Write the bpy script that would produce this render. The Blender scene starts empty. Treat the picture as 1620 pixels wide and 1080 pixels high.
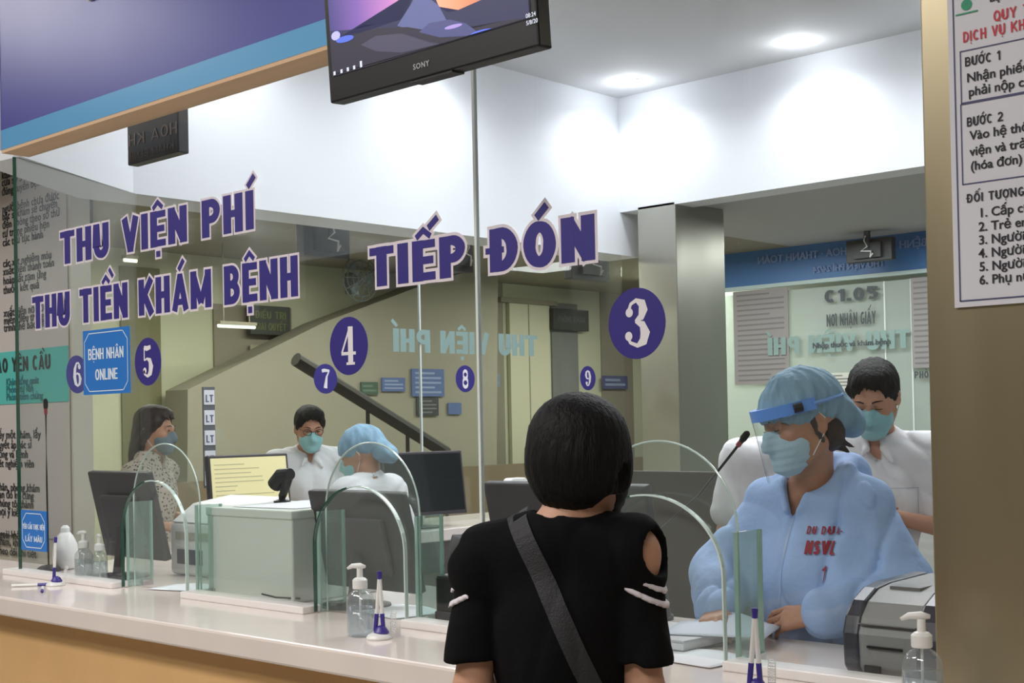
import bpy, bmesh, math, random, unicodedata
import numpy as np
from mathutils import Vector, Matrix, Euler
from mathutils.bvhtree import BVHTree
random.seed(7)
PI = math.pi
SC = bpy.context.scene
COL = SC.collection

# ------------------------------------------------------------------ camera
FPX = 2100.0
YAW, PITCH, ROLL = math.radians(42.7), math.radians(0.8), math.radians(-1.15)
SHY = 96.0 / 1620.0
CAM = Vector((0.0, -2.5, 1.53))
cam = bpy.data.cameras.new('camera')
cam.sensor_width = 36.0
cam.lens = FPX / 1620.0 * 36.0
cam.shift_y = SHY
cam.clip_start = 0.05
cam_ob = bpy.data.objects.new('camera', cam)
CR = Matrix.Rotation(YAW, 3, 'Z') @ Matrix.Rotation(PI / 2 + PITCH, 3, 'X') @ Matrix.Rotation(ROLL, 3, 'Z')
cam_ob.matrix_world = Matrix.Translation(CAM) @ CR.to_4x4()
COL.objects.link(cam_ob)
SC.camera = cam_ob

# ------------------------------------------------------------------ world, exposure, lamps
w = bpy.data.worlds.new('hall_ambience')
SC.world = w
w.use_nodes = True
w.node_tree.nodes['Background'].inputs[0].default_value = (0.80, 0.86, 1.0, 1)
w.node_tree.nodes['Background'].inputs[1].default_value = 0.22
SC.view_settings.view_transform = 'Standard'
SC.view_settings.look = 'None'
SC.view_settings.gamma = 1.0
SC.view_settings.exposure = 0.0
SC.view_settings.use_curve_mapping = False
SC.cycles.transparent_max_bounces = 40
SC.cycles.max_bounces = 8


def area(name, loc, size, power, col=(1, 0.98, 0.94), rot=(0, 0, 0)):
    l = bpy.data.lights.new(name, 'AREA')
    l.shape = 'RECTANGLE'
    l.size, l.size_y = size
    l.energy = power
    l.color = col
    o = bpy.data.objects.new(name, l)
    o.location = loc
    o.rotation_euler = rot
    COL.objects.link(o)
    return o


area('booth_fill', (-2.9, 2.3, 3.55), (2.6, 1.8), 108, (0.96, 0.97, 1.0))  # soft fill added under the booth ceiling, no fixture of its own
area('hall_lamp', (-3.6, -2.7, 3.85), (3.2, 0.6), 125, (1, 0.96, 0.91))
area('hall_lamp', (-0.2, -3.6, 3.85), (2.4, 0.6), 90, (1, 0.96, 0.91))
area('hall_lamp', (-6.9, -1.4, 3.88), (1.6, 1.2), 48, (0.98, 0.97, 1.0))
area('side_hall_lamp', (-7.3, 3.2, 2.84), (0.5, 3.5), 105, (1, 0.98, 0.88))
area('side_hall_lamp', (-7.3, 7.6, 2.84), (0.5, 2.4), 75, (1, 0.98, 0.88))
area('corridor_lamp', (-4.6, 6.0, 2.82), (3.2, 0.5), 48, (0.97, 1.0, 0.98))
DOWN = [(-5.02, 4.08), (-3.84, 4.08), (-2.66, 4.08), (-1.48, 4.08), (-5.0, 2.6), (-5.0, 1.2)]
for x, y in DOWN:
    l = bpy.data.lights.new('downlight_beam', 'SPOT')
    l.energy = 34
    l.spot_size = math.radians(150)
    l.spot_blend = 0.7
    l.shadow_soft_size = 0.05
    l.color = (0.94, 0.96, 1.0)
    o = bpy.data.objects.new('downlight_beam', l)
    o.location = (x, y, 3.615)
    COL.objects.link(o)
    l = bpy.data.lights.new('downlight_glow', 'POINT')
    l.energy = 2.6
    l.shadow_soft_size = 0.03
    l.color = (0.94, 0.96, 1.0)
    o = bpy.data.objects.new('downlight_glow', l)
    o.location = (x, y, 3.54)
    COL.objects.link(o)


def ray(u, v):
    d = Vector(((u - 810) / FPX, (540 - v) / FPX + SHY * 1620 / FPX, -1.0))
    return CR @ d


def on_y(u, v, y):
    d = ray(u, v)
    return CAM + d * ((y - CAM.y) / d.y)


def on_x(u, v, x):
    d = ray(u, v)
    return CAM + d * ((x - CAM.x) / d.x)


# ------------------------------------------------------------------ materials
def srgb(r, g, b):
    f = lambda c: (c / 255 / 12.92) if c / 255 <= 0.04045 else ((c / 255 + 0.055) / 1.055) ** 2.4
    return (f(r), f(g), f(b), 1.0)


MATS = {}


def mat(name, rgb=(200, 200, 200), rough=0.6, metal=0.0, var=0.0, scale=8.0, bump=0.0, bscale=60.0, stretch=None, emit=0.0, coat=0.0, spec=0.5, rvar=0.0):
    if name in MATS:
        return MATS[name]
    m = bpy.data.materials.new(name)
    m.use_nodes = True
    nt = m.node_tree
    p = nt.nodes['Principled BSDF']
    c = srgb(*rgb)
    p.inputs['Base Color'].default_value = c
    p.inputs['Roughness'].default_value = rough
    p.inputs['Metallic'].default_value = metal
    p.inputs['Coat Weight'].default_value = coat
    p.inputs['Specular IOR Level'].default_value = spec
    if emit:
        p.inputs['Emission Color'].default_value = c
        p.inputs['Emission Strength'].default_value = emit
    if var or bump or rvar:
        tc = nt.nodes.new('ShaderNodeTexCoord')
        mp = nt.nodes.new('ShaderNodeMapping')
        if stretch:
            mp.inputs['Scale'].default_value = stretch
        nt.links.new(tc.outputs['Object'], mp.inputs['Vector'])
    if var or rvar:
        n = nt.nodes.new('ShaderNodeTexNoise')
        n.inputs['Scale'].default_value = scale
        n.inputs['Detail'].default_value = 5
        nt.links.new(mp.outputs[0], n.inputs['Vector'])
    if var:
        mx = nt.nodes.new('ShaderNodeMix')
        mx.data_type = 'RGBA'
        mx.inputs['A'].default_value = tuple(min(1, x * (1 + var)) for x in c[:3]) + (1,)
        mx.inputs['B'].default_value = tuple(x * (1 - var) for x in c[:3]) + (1,)
        nt.links.new(n.outputs['Fac'], mx.inputs['Factor'])
        nt.links.new(mx.outputs['Result'], p.inputs['Base Color'])
    if rvar:
        mr = nt.nodes.new('ShaderNodeMapRange')
        mr.inputs['To Min'].default_value = max(0.02, rough - rvar)
        mr.inputs['To Max'].default_value = rough + rvar
        nt.links.new(n.outputs['Fac'], mr.inputs['Value'])
        nt.links.new(mr.outputs[0], p.inputs['Roughness'])
    if bump:
        n2 = nt.nodes.new('ShaderNodeTexNoise')
        n2.inputs['Scale'].default_value = bscale
        n2.inputs['Detail'].default_value = 4
        nt.links.new(mp.outputs[0], n2.inputs['Vector'])
        b = nt.nodes.new('ShaderNodeBump')
        b.inputs['Strength'].default_value = bump
        b.inputs['Distance'].default_value = 0.01
        nt.links.new(n2.outputs['Fac'], b.inputs['Height'])
        nt.links.new(b.outputs[0], p.inputs['Normal'])
    MATS[name] = m
    return m


def glass(name, tint=(0.962, 0.976, 0.972), f0=0.04, rough=0.0, fog=0.0, gain=0.96, fogcol=(0.7, 0.78, 0.74)):
    """sheet glass: see-through with a mirror reflection that grows at grazing angles"""
    if name in MATS:
        return MATS[name]
    m = bpy.data.materials.new(name)
    m.use_nodes = True
    nt = m.node_tree
    nt.nodes.clear()
    out = nt.nodes.new('ShaderNodeOutputMaterial')
    tr = nt.nodes.new('ShaderNodeBsdfTransparent')
    tr.inputs[0].default_value = tint + (1,)
    gl = nt.nodes.new('ShaderNodeBsdfGlossy')
    gl.inputs['Roughness'].default_value = rough
    lw = nt.nodes.new('ShaderNodeLayerWeight')
    lw.inputs['Blend'].default_value = 0.5
    pw = nt.nodes.new('ShaderNodeMath')
    pw.operation = 'POWER'
    pw.inputs[1].default_value = 5.0
    ma = nt.nodes.new('ShaderNodeMath')
    ma.operation = 'MULTIPLY_ADD'
    ma.inputs[1].default_value = gain
    ma.inputs[2].default_value = f0
    ma.use_clamp = True
    nt.links.new(lw.outputs['Facing'], pw.inputs[0])
    nt.links.new(pw.outputs[0], ma.inputs[0])
    mx = nt.nodes.new('ShaderNodeMixShader')
    nt.links.new(ma.outputs[0], mx.inputs[0])
    base = tr
    if fog:
        df = nt.nodes.new('ShaderNodeBsdfDiffuse')
        df.inputs[0].default_value = fogcol + (1,)
        m2 = nt.nodes.new('ShaderNodeMixShader')
        m2.inputs[0].default_value = fog
        nt.links.new(tr.outputs[0], m2.inputs[1])
        nt.links.new(df.outputs[0], m2.inputs[2])
        base = m2
    nt.links.new(base.outputs[0], mx.inputs[1])
    nt.links.new(gl.outputs[0], mx.inputs[2])
    nt.links.new(mx.outputs[0], out.inputs[0])
    MATS[name] = m
    return m


# ------------------------------------------------------------------ object helpers
def tag(o, label=None, cat=None, group=None, kind=None):
    if label:
        o['label'] = label
    if cat:
        o['category'] = cat
    if group:
        o['group'] = group
    if kind:
        o['kind'] = kind
    return o


def thing(name, label, cat, loc=(0, 0, 0), rz=0.0, group=None):
    o = bpy.data.objects.new(name, None)
    o.empty_display_size = 0.05
    COL.objects.link(o)
    o.location = loc
    o.rotation_euler = (0, 0, rz)
    return tag(o, label, cat, group)


def link(name, me, m, parent=None, smooth=False):
    o = bpy.data.objects.new(name, me)
    COL.objects.link(o)
    if m is not None and not me.materials:
        me.materials.append(m)
    if smooth:
        me.polygons.foreach_set('use_smooth', [True] * len(me.polygons))
    if parent is not None:
        o.parent = parent
    return o


def bmobj(name, bm, m, parent=None, smooth=False, bevel=0.0, seg=2, loc=None, rot=None):
    me = bpy.data.meshes.new(name)
    bmesh.ops.recalc_face_normals(bm, faces=bm.faces)
    bm.to_mesh(me)
    bm.free()
    o = link(name, me, m, parent, smooth)
    if bevel:
        md = o.modifiers.new('edge', 'BEVEL')
        md.width = bevel
        md.segments = seg
        md.limit_method = 'ANGLE'
    if loc is not None:
        o.location = loc
    if rot is not None:
        o.rotation_euler = rot
    return o


def bx(bm, a, b, mtx=None):
    vs = [bm.verts.new((x, y, z)) for x in (a[0], b[0]) for y in (a[1], b[1]) for z in (a[2], b[2])]
    if mtx is not None:
        for v_ in vs:
            v_.co = mtx @ v_.co
    for f in ((0, 1, 3, 2), (4, 6, 7, 5), (0, 4, 5, 1), (2, 3, 7, 6), (0, 2, 6, 4), (1, 5, 7, 3)):
        bm.faces.new([vs[i] for i in f])
    return vs


def box(name, a, b, m, parent=None, bevel=0.0, seg=2, mtx=None, **k):
    bm = bmesh.new()
    bx(bm, a, b, mtx)
    return bmobj(name, bm, m, parent, bevel=bevel, seg=seg, **k)


def struct(name, a, b, m, bevel=0.0):
    return tag(box(name, a, b, m, bevel=bevel), kind='structure')


def prism(bm, pts, axis, lo, hi):
    """extrude a 2D outline along an axis ('x','y','z')"""
    def P(p, t):
        if axis == 'x':
            return (t, p[0], p[1])
        if axis == 'y':
            return (p[0], t, p[1])
        return (p[0], p[1], t)
    A = [bm.verts.new(P(p, lo)) for p in pts]
    B = [bm.verts.new(P(p, hi)) for p in pts]
    bm.faces.new(A)
    bm.faces.new(B[::-1])
    n = len(pts)
    for i in range(n):
        bm.faces.new((A[i], B[i], B[(i + 1) % n], A[(i + 1) % n]))


def tube(bm, pts, r, seg=10, cap=True):
    pts = [Vector(p) for p in pts]
    rs = r if isinstance(r, (list, tuple)) else [r] * len(pts)
    rings = []
    up = Vector((0, 0, 1))
    for i, p in enumerate(pts):
        d = (pts[min(i + 1, len(pts) - 1)] - pts[max(i - 1, 0)]).normalized()
        a = d.cross(up)
        if a.length < 1e-3:
            a = d.cross(Vector((1, 0, 0)))
        a.normalize()
        b = d.cross(a)
        rings.append([bm.verts.new(p + (a * math.cos(t) + b * math.sin(t)) * rs[i]) for t in [2 * PI * k / seg for k in range(seg)]])
    for A, B in zip(rings, rings[1:]):
        for k in range(seg):
            bm.faces.new((A[k], A[(k + 1) % seg], B[(k + 1) % seg], B[k]))
    if cap:
        bm.faces.new(rings[0][::-1])
        bm.faces.new(rings[-1])


def lathe(bm, prof, seg=28, c=(0, 0, 0), sx=1.0, sy=1.0):
    rings = []
    for r, z in prof:
        rings.append([bm.verts.new((c[0] + sx * max(r, 1e-4) * math.cos(2 * PI * k / seg), c[1] + sy * max(r, 1e-4) * math.sin(2 * PI * k / seg), c[2] + z)) for k in range(seg)])
    for A, B in zip(rings, rings[1:]):
        for k in range(seg):
            bm.faces.new((A[k], A[(k + 1) % seg], B[(k + 1) % seg], B[k]))
    bm.faces.new(rings[0][::-1])
    bm.faces.new(rings[-1])


# ------------------------------------------------------------------ lettering
def arc(cx, cy, rx, ry, a0, a1, n=14):
    return [(cx + rx * math.cos(math.radians(a0 + (a1 - a0) * i / n)), cy + ry * math.sin(math.radians(a0 + (a1 - a0) * i / n))) for i in range(n + 1)]


def glyph(ch, t):
    L, B, T = t / 2, t * 0.42, 1 - t * 0.42
    w = 0.60
    R = w - t / 2
    V = lambda x: ([(x, 0), (x, 1)], 1.0)
    Hb = lambda y, x0=0.02, x1=None: ([(x0, y), ((w if x1 is None else x1), y)], 0.84)
    if ch == 'I':
        return t, [V(t / 2)]
    if ch == 'T':
        return w, [V(w / 2), Hb(T, 0)]
    if ch == 'H':
        return w, [V(L), V(R), Hb(0.5)]
    if ch == 'U':
        return w, [([(L, 1), (L, 0.32)] + arc(w / 2, 0.32, R - w / 2, 0.32 - B, 180, 360) + [(R, 1)], 1)]
    if ch == 'V':
        w = 0.64
        return w, [([(t * .45, 1), (w / 2, 0.06)], .95), ([(w - t * .45, 1), (w / 2, 0.06)], .95), ([(w / 2, 0), (w / 2, .2)], .9)]
    if ch == 'N':
        w = 0.64
        return w, [V(L), V(w - t / 2), ([(L, 0.93), (w - t / 2, 0.07)], 1.0)]
    if ch == 'M':
        w = 0.82
        return w, [V(L), V(w - t / 2), ([(L, 0.92), (w / 2, 0.14)], .85), ([(w - t / 2, 0.92), (w / 2, 0.14)], .85)]
    if ch == 'A':
        w = 0.68
        return w, [([(t * .42, 0), (w / 2, 0.95)], .9), ([(w - t * .42, 0), (w / 2, 0.95)], .9), ([(.15, .24), (w - .15, .24)], .75), ([(w / 2, .85), (w / 2, 1)], .8)]
    if ch in 'PRB':
        st = [V(L), ([(L, T)] + arc(R - .2, (T + .46) / 2, .2, (T - .46) / 2, 90, -90) + [(L, .46)], .9)]
        if ch == 'R':
            st.append(([(.3, .46), (R + .02, 0)], .95))
        if ch == 'B':
            st = [V(L), ([(L, T)] + arc(R - .21, (T + .51) / 2, .18, (T - .51) / 2, 90, -90) + [(L, .51)], .9), ([(L, .51)] + arc(R - .2, (B + .51) / 2, .2, (.51 - B) / 2, 90, -90) + [(L, B)], .9)]
        return w, st
    if ch in 'DĐ':
        st = [V(L), ([(L, T)] + arc(R - .26, .5, .26, T - .5, 90, -90) + [(L, B)], .95)]
        if ch == 'Đ':
            st.append(([(-.09, .5), (.30, .5)], .6))
        return w, st
    if ch in 'OQ0':
        w = 0.66 if ch != '0' else .6
        st = [(arc(w / 2, .5, w / 2 - t / 2, .5 - t * .42, 90, 450, 28), 1)]
        if ch == 'Q':
            st.append(([(.38, .2), (.62, -.05)], .8))
        return w, st
    if ch in 'CG':
        w = .64
        st = [(arc(w / 2 + .02, .5, w / 2 - t / 2, .5 - t * .42, 48, 312, 22), 1)]
        if ch == 'G':
            st += [([(w * .55, .42), (w, .42)], .8), ([(w - t / 2, .12), (w - t / 2, .42)], 1)]
        return w, st
    if ch == 'E':
        w = .54
        return w, [V(L), ([(0.02, T), (w, T)], .84), ([(0.02, .5), (w * .92, .5)], .8), ([(0.02, B), (w, B)], .84)]
    if ch == 'F':
        w = .52
        return w, [V(L), ([(0.02, T), (w, T)], .84), ([(0.02, .5), (w * .92, .5)], .8)]
    if ch == 'L':
        w = .5
        return w, [V(L), ([(0.02, B), (w, B)], .84)]
    if ch == 'K':
        w = .66
        return w, [V(L), ([(L, .36), (w - t * .4, 1)], .95), ([(.26, .56), (w - t * .36, 0)], 1)]
    if ch == 'Y':
        w = .64
        return w, [([(t * .4, 1), (w / 2, .45)], .95), ([(w - t * .4, 1), (w / 2, .45)], .95), ([(w / 2, 0), (w / 2, .5)], 1)]
    if ch == 'S':
        return w, [(arc(w / 2, .745, w / 2 - t / 2, .255 - t * .4, 20, 270, 14) + arc(w / 2, .265, w / 2 - t / 2, .265 - t * .4, 88, -160, 14), .95)]
    if ch == 'X':
        return w, [([(t * .4, 0), (w - t * .4, 1)], 1), ([(t * .4, 1), (w - t * .4, 0)], 1)]
    if ch == '1':
        return .36, [([(.25, 0), (.25, 1)], 1), ([(.02, .76), (.25, .95)], .8)]
    if ch == '2':
        return w, [(arc(w / 2, .70, w / 2 - t / 2, .30 - t * .42, 165, -40, 12) + [(.08, .12)], .95), ([(0, B), (w, B)], .84)]
    if ch == '5':
        return w, [([(w * .95, T), (.12, T), (.09, .55)], .85), (arc(.26, .33, R - .26, .33 - B, 120, -130, 16), .95)]
    if ch == '.':
        return t, [([(t / 2, 0), (t / 2, t)], 1)]
    if ch == '-':
        return .35, [([(0, .42), (.35, .42)], .8)]
    return .32, []


def accents(marks, w, t):
    st = []
    top = 1.0
    if '\u0302' in marks:
        st += [([(w / 2 - .17, 1.07), (w / 2, 1.24), (w / 2 + .17, 1.07)], .5)]
        if '\u0301' in marks:
            st += [([(w / 2 + .12, 1.27), (w / 2 + .34, 1.5)], .55)]
        if '\u0300' in marks:
            st += [([(w / 2 + .34, 1.22), (w / 2 + .16, 1.46)], .5)]
    else:
        if '\u0301' in marks:
            st += [([(w / 2 - .05, 1.1), (w / 2 + .16, 1.36)], .6)]
        if '\u0300' in marks:
            st += [([(w / 2 + .1, 1.1), (w / 2 - .12, 1.34)], .6)]
    if '\u0323' in marks:
        st += [([(w / 2 - t * .3, -.2), (w / 2 + t * .3, -.2)], .75)]
    if '\u031b' in marks:
        st += [([(w - .1, .86), (w + .04, .92), (w + .08, 1.06)], .5)]
    return st


def ribbon(bm, pts, ws, ext=0.0, z=0.0, M=None, depth=0.0):
    """flat stroke through 2D pts with half widths ws, as a thin solid when depth is set"""
    n = len(pts)
    P = [Vector((p[0], p[1])) for p in pts]
    closed = (P[0] - P[-1]).length < 1e-5
    if ext and not closed:
        P[0] = P[0] + (P[0] - P[1]).normalized() * ext
        P[-1] = P[-1] + (P[-1] - P[-2]).normalized() * ext
    L, Rr = [], []
    for i in range(n):
        d0 = (P[i] - P[i - 1]).normalized() if i else (P[1] - P[0]).normalized()
        d1 = (P[i + 1] - P[i]).normalized() if i < n - 1 else d0
        if closed and i in (0, n - 1):
            d0, d1 = (P[-1] - P[-2]).normalized(), (P[1] - P[0]).normalized()
        d = (d0 + d1)
        d = d.normalized() if d.length > 1e-4 else d0
        nn = Vector((-d.y, d.x))
        k = 1.0 / max(0.5, nn.dot(Vector((-d1.y, d1.x))))
        L.append(P[i] + nn * ws[i] * k)
        Rr.append(P[i] - nn * ws[i] * k)
    X = lambda p, zz: (M @ Vector((p.x, p.y, zz))) if M else Vector((p.x, p.y, zz))
    a = [bm.verts.new(X(p, z)) for p in L]
    b = [bm.verts.new(X(p, z)) for p in Rr]
    for i in range(n - 1):
        bm.faces.new((a[i], b[i], b[i + 1], a[i + 1]))
    if depth:
        c = [bm.verts.new(X(p, z - depth)) for p in L]
        e = [bm.verts.new(X(p, z - depth)) for p in Rr]
        for i in range(n - 1):
            bm.faces.new((c[i + 1], e[i + 1], e[i], c[i]))
            bm.faces.new((a[i], a[i + 1], c[i + 1], c[i]))
            bm.faces.new((b[i + 1], b[i], e[i], e[i + 1]))
        bm.faces.new((a[0], c[0], e[0], b[0]))
        bm.faces.new((a[-1], b[-1], e[-1], c[-1]))


def block_text(bm, s, x0, x1, base, cap, M, t=0.2, grow=0.0, z=0.0, gap=0.10, depth=0.0008):
    """bold block capitals filling x0..x1 on a baseline; grow widens the strokes for a border"""
    items = []
    for ch in s:
        d = unicodedata.normalize('NFD', ch)
        core = 'Đ' if ch == 'Đ' else d[0]
        w_, st = glyph(core, t)
        items.append((w_, st + accents(d[1:], w_, t) if core != ' ' else []))
    tot = sum(i[0] for i in items) + gap * (len(items) - 1)
    sx = (x1 - x0) / tot
    x = 0.0
    k = 0
    for w_, st in items:
        for pts, f in st:
            pp = [(x0 + (x + p[0]) * sx, base + p[1] * cap) for p in pts]
            k += 1
            hw = t * f / 2
            # widths follow the horizontal squeeze for upright strokes, the cap height for level ones
            ws = []
            for i in range(len(pts)):
                j = min(i + 1, len(pts) - 1)
                h = max(j - 1, 0)
                dx, dy = abs(pp[j][0] - pp[h][0]), abs(pp[j][1] - pp[h][1])
                q = dy / (dx + dy + 1e-9)
                ws.append(hw * (sx * q + cap * 0.92 * (1 - q)) + grow)
            ribbon(bm, pp, ws, ext=grow, z=z + (k % 7) * 0.00002, M=M, depth=depth)
        x += w_ + gap


def txt(name, lines, m, parent=None, M=None, size=0.02, spacing=1.0, xs=1.0, align='LEFT', bold=0.0):
    """ordinary lettering as a mesh; lines: [(x, y, size, text)]"""
    bm = bmesh.new()
    for x, y, s_, body in lines:
        for dx in ((0,) if not bold else (0, bold, bold * 2)):
            c = bpy.data.curves.new('t', 'FONT')
            c.body = body
            c.size = 1.0
            c.align_x = align
            c.resolution_u = 3
            c.offset = 0.01
            c.space_character = spacing
            o = bpy.data.objects.new('t', c)
            COL.objects.link(o)
            dg = bpy.context.evaluated_depsgraph_get()
            me = bpy.data.meshes.new_from_object(o.evaluated_get(dg))
            me.transform(Matrix.Translation((x + dx, y, dx * 0.1)) @ Matrix.Diagonal((xs * s_, s_, s_, 1)))
            bm.from_mesh(me)
            bpy.data.objects.remove(o)
            bpy.data.curves.remove(c)
            bpy.data.meshes.remove(me)
    if M is not None:
        bmesh.ops.transform(bm, matrix=M, verts=bm.verts)
    me = bpy.data.meshes.new(name)
    bm.to_mesh(me)
    bm.free()
    return link(name, me, m, parent)


def words_of(text, x0, x1, t, gap):
    """each word with its own share of the line"""
    tot, spans, cur = 0.0, [], None
    for k, ch in enumerate(text):
        core = 'Đ' if ch == 'Đ' else unicodedata.normalize('NFD', ch)[0]
        w_ = glyph(core, t)[0]
        if ch == ' ':
            if cur:
                spans.append(cur)
            cur = None
        else:
            cur = [ch, tot, tot + w_] if cur is None else [cur[0] + ch, cur[1], tot + w_]
        tot += w_ + gap
    spans.append(cur)
    tot -= gap
    s_ = (x1 - x0) / tot
    return [(q[0], x0 + q[1] * s_, x0 + q[2] * s_) for q in spans]


def word_parts(name, s, x0, x1, base, cap, M, m, parent, t=.2, z=0.0, gap=.1, depth=.0006):
    for wd, a_, b_ in words_of(s, x0, x1, t, gap):
        bm_ = bmesh.new()
        block_text(bm_, wd, a_, b_, base, cap, M, t=t, z=z, gap=gap, depth=depth)
        bmobj(name, bm_, m, parent)


# frames: lettering space (x right, y up, z towards the reader) -> world
def FY(y, x=0.0, z=0.0):      # on a plane facing -Y
    return Matrix(((1, 0, 0, x), (0, 0, -1, y), (0, 1, 0, z), (0, 0, 0, 1)))


def FX(x, y=0.0, z=0.0):      # on a plane facing +X
    return Matrix(((0, 0, 1, x), (1, 0, 0, y), (0, 1, 0, z), (0, 0, 0, 1)))


FIG = {
    '3': [([(-.30, .36), (-.20, .60), (.0, .70), (.22, .60), (.27, .40), (.18, .18), (-.04, .06)], [.06, .05, .06, .13, .16, .11, .04]),
          ([(-.04, .06), (.22, -.04), (.33, -.30), (.25, -.56), (.02, -.68), (-.24, -.58), (-.36, -.36)], [.04, .11, .17, .14, .06, .05, .06])],
    '4': [([(.12, .72), (.12, -.66)], [.14, .14]), ([(.10, .72), (-.38, -.26)], [.045, .045]), ([(-.40, -.28), (.42, -.28)], [.06, .06]), ([(-.12, -.66), (.36, -.66)], [.05, .05])],
    '5': [([(-.28, .64), (-.05, .60), (.26, .66)], [.10, .11, .09]), ([(-.27, .66), (-.27, .06)], [.04, .04]), ([(-.27, .06), (-.05, .14), (.18, .06), (.28, -.22), (.20, -.52), (-.02, -.66), (-.26, -.56), (-.30, -.38)], [.03, .05, .11, .17, .14, .06, .05, .07])],
    '6': [([(.26, .46), (.12, .66), (-.08, .62), (-.24, .30), (-.28, -.15), (-.18, -.52), (.02, -.66), (.22, -.52), (.28, -.24), (.18, .0), (-.02, .06), (-.2, -.04)], [.08, .05, .06, .12, .15, .12, .05, .10, .13, .08, .05, .03])],
    '7': [([(-.34, .56), (-.1, .62), (.36, .58)], [.12, .12, .08]), ([(.34, .60), (.10, .16), (-.04, -.68)], [.04, .08, .17])],
    '8': [(arc(0, .34, .23, .30, 90, 450, 20), [.045 + .075 * abs(math.cos(math.radians(i * 18))) for i in range(21)]),
          (arc(0, -.32, .27, .34, 90, 450, 20), [.045 + .095 * abs(math.cos(math.radians(i * 18))) for i in range(21)])],
}
FIG['9'] = [([(-p[0], -p[1]) for p in s[0]], s[1]) for s in FIG['6']]


def disc_sticker(digit, M, r, label, group='round number stickers on the glass', rx=0.86):
    o = thing('number_sticker', label, 'sticker', M.to_translation(), 0, group)
    Mi = Matrix.Translation(-o.location) @ M
    bm = bmesh.new()
    P = arc(0, 0, r * rx / 0.86, r, 0, 360, 40)[:-1]
    A = [bm.verts.new(Mi @ Vector((p[0], p[1], 0.0006))) for p in P]
    B = [bm.verts.new(Mi @ Vector((p[0], p[1], -0.0002))) for p in P]
    bm.faces.new(A)
    bm.faces.new(B[::-1])
    for i in range(40):
        bm.faces.new((A[i - 1], B[i - 1], B[i], A[i]))
    bmobj('disc', bm, mat('navy_vinyl', (52, 44, 128), 0.45), o)
    bm = bmesh.new()
    k = 0
    for pts, ws in FIG[digit]:
        k += 1
        ribbon(bm, [(p[0] * r * .92, p[1] * r * .92) for p in pts], [q * r * .92 for q in ws], z=0.0012 + k * 0.0001, M=Mi)
    if digit in '356':
        for cx, cy in {'3': ((-.26, .34), (-.30, -.38)), '5': ((-.24, -.40),), '6': ((.2, .44),)}[digit]:
            bm.faces.new([bm.verts.new(Mi @ Vector((cx * r * .92 + q[0] * r, cy * r * .92 + q[1] * r, .0015))) for q in arc(0, 0, .13, .13, 0, 360, 14)[:-1]])
    if digit == '9':
        bm.faces.new([bm.verts.new(Mi @ Vector((-.2 * r * .92 + q[0] * r, -.44 * r * .92 + q[1] * r, .0015))) for q in arc(0, 0, .13, .13, 0, 360, 14)[:-1]])
    me_o = bmobj('numeral', bm, mat('white_vinyl', (232, 228, 232), 0.5), o)
    return o
# ------------------------------------------------------------------ figures: distance fields meshed as one smooth surface
def R3(e):
    return np.array(Euler([math.radians(a) for a in e], 'XYZ').to_matrix())


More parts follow.
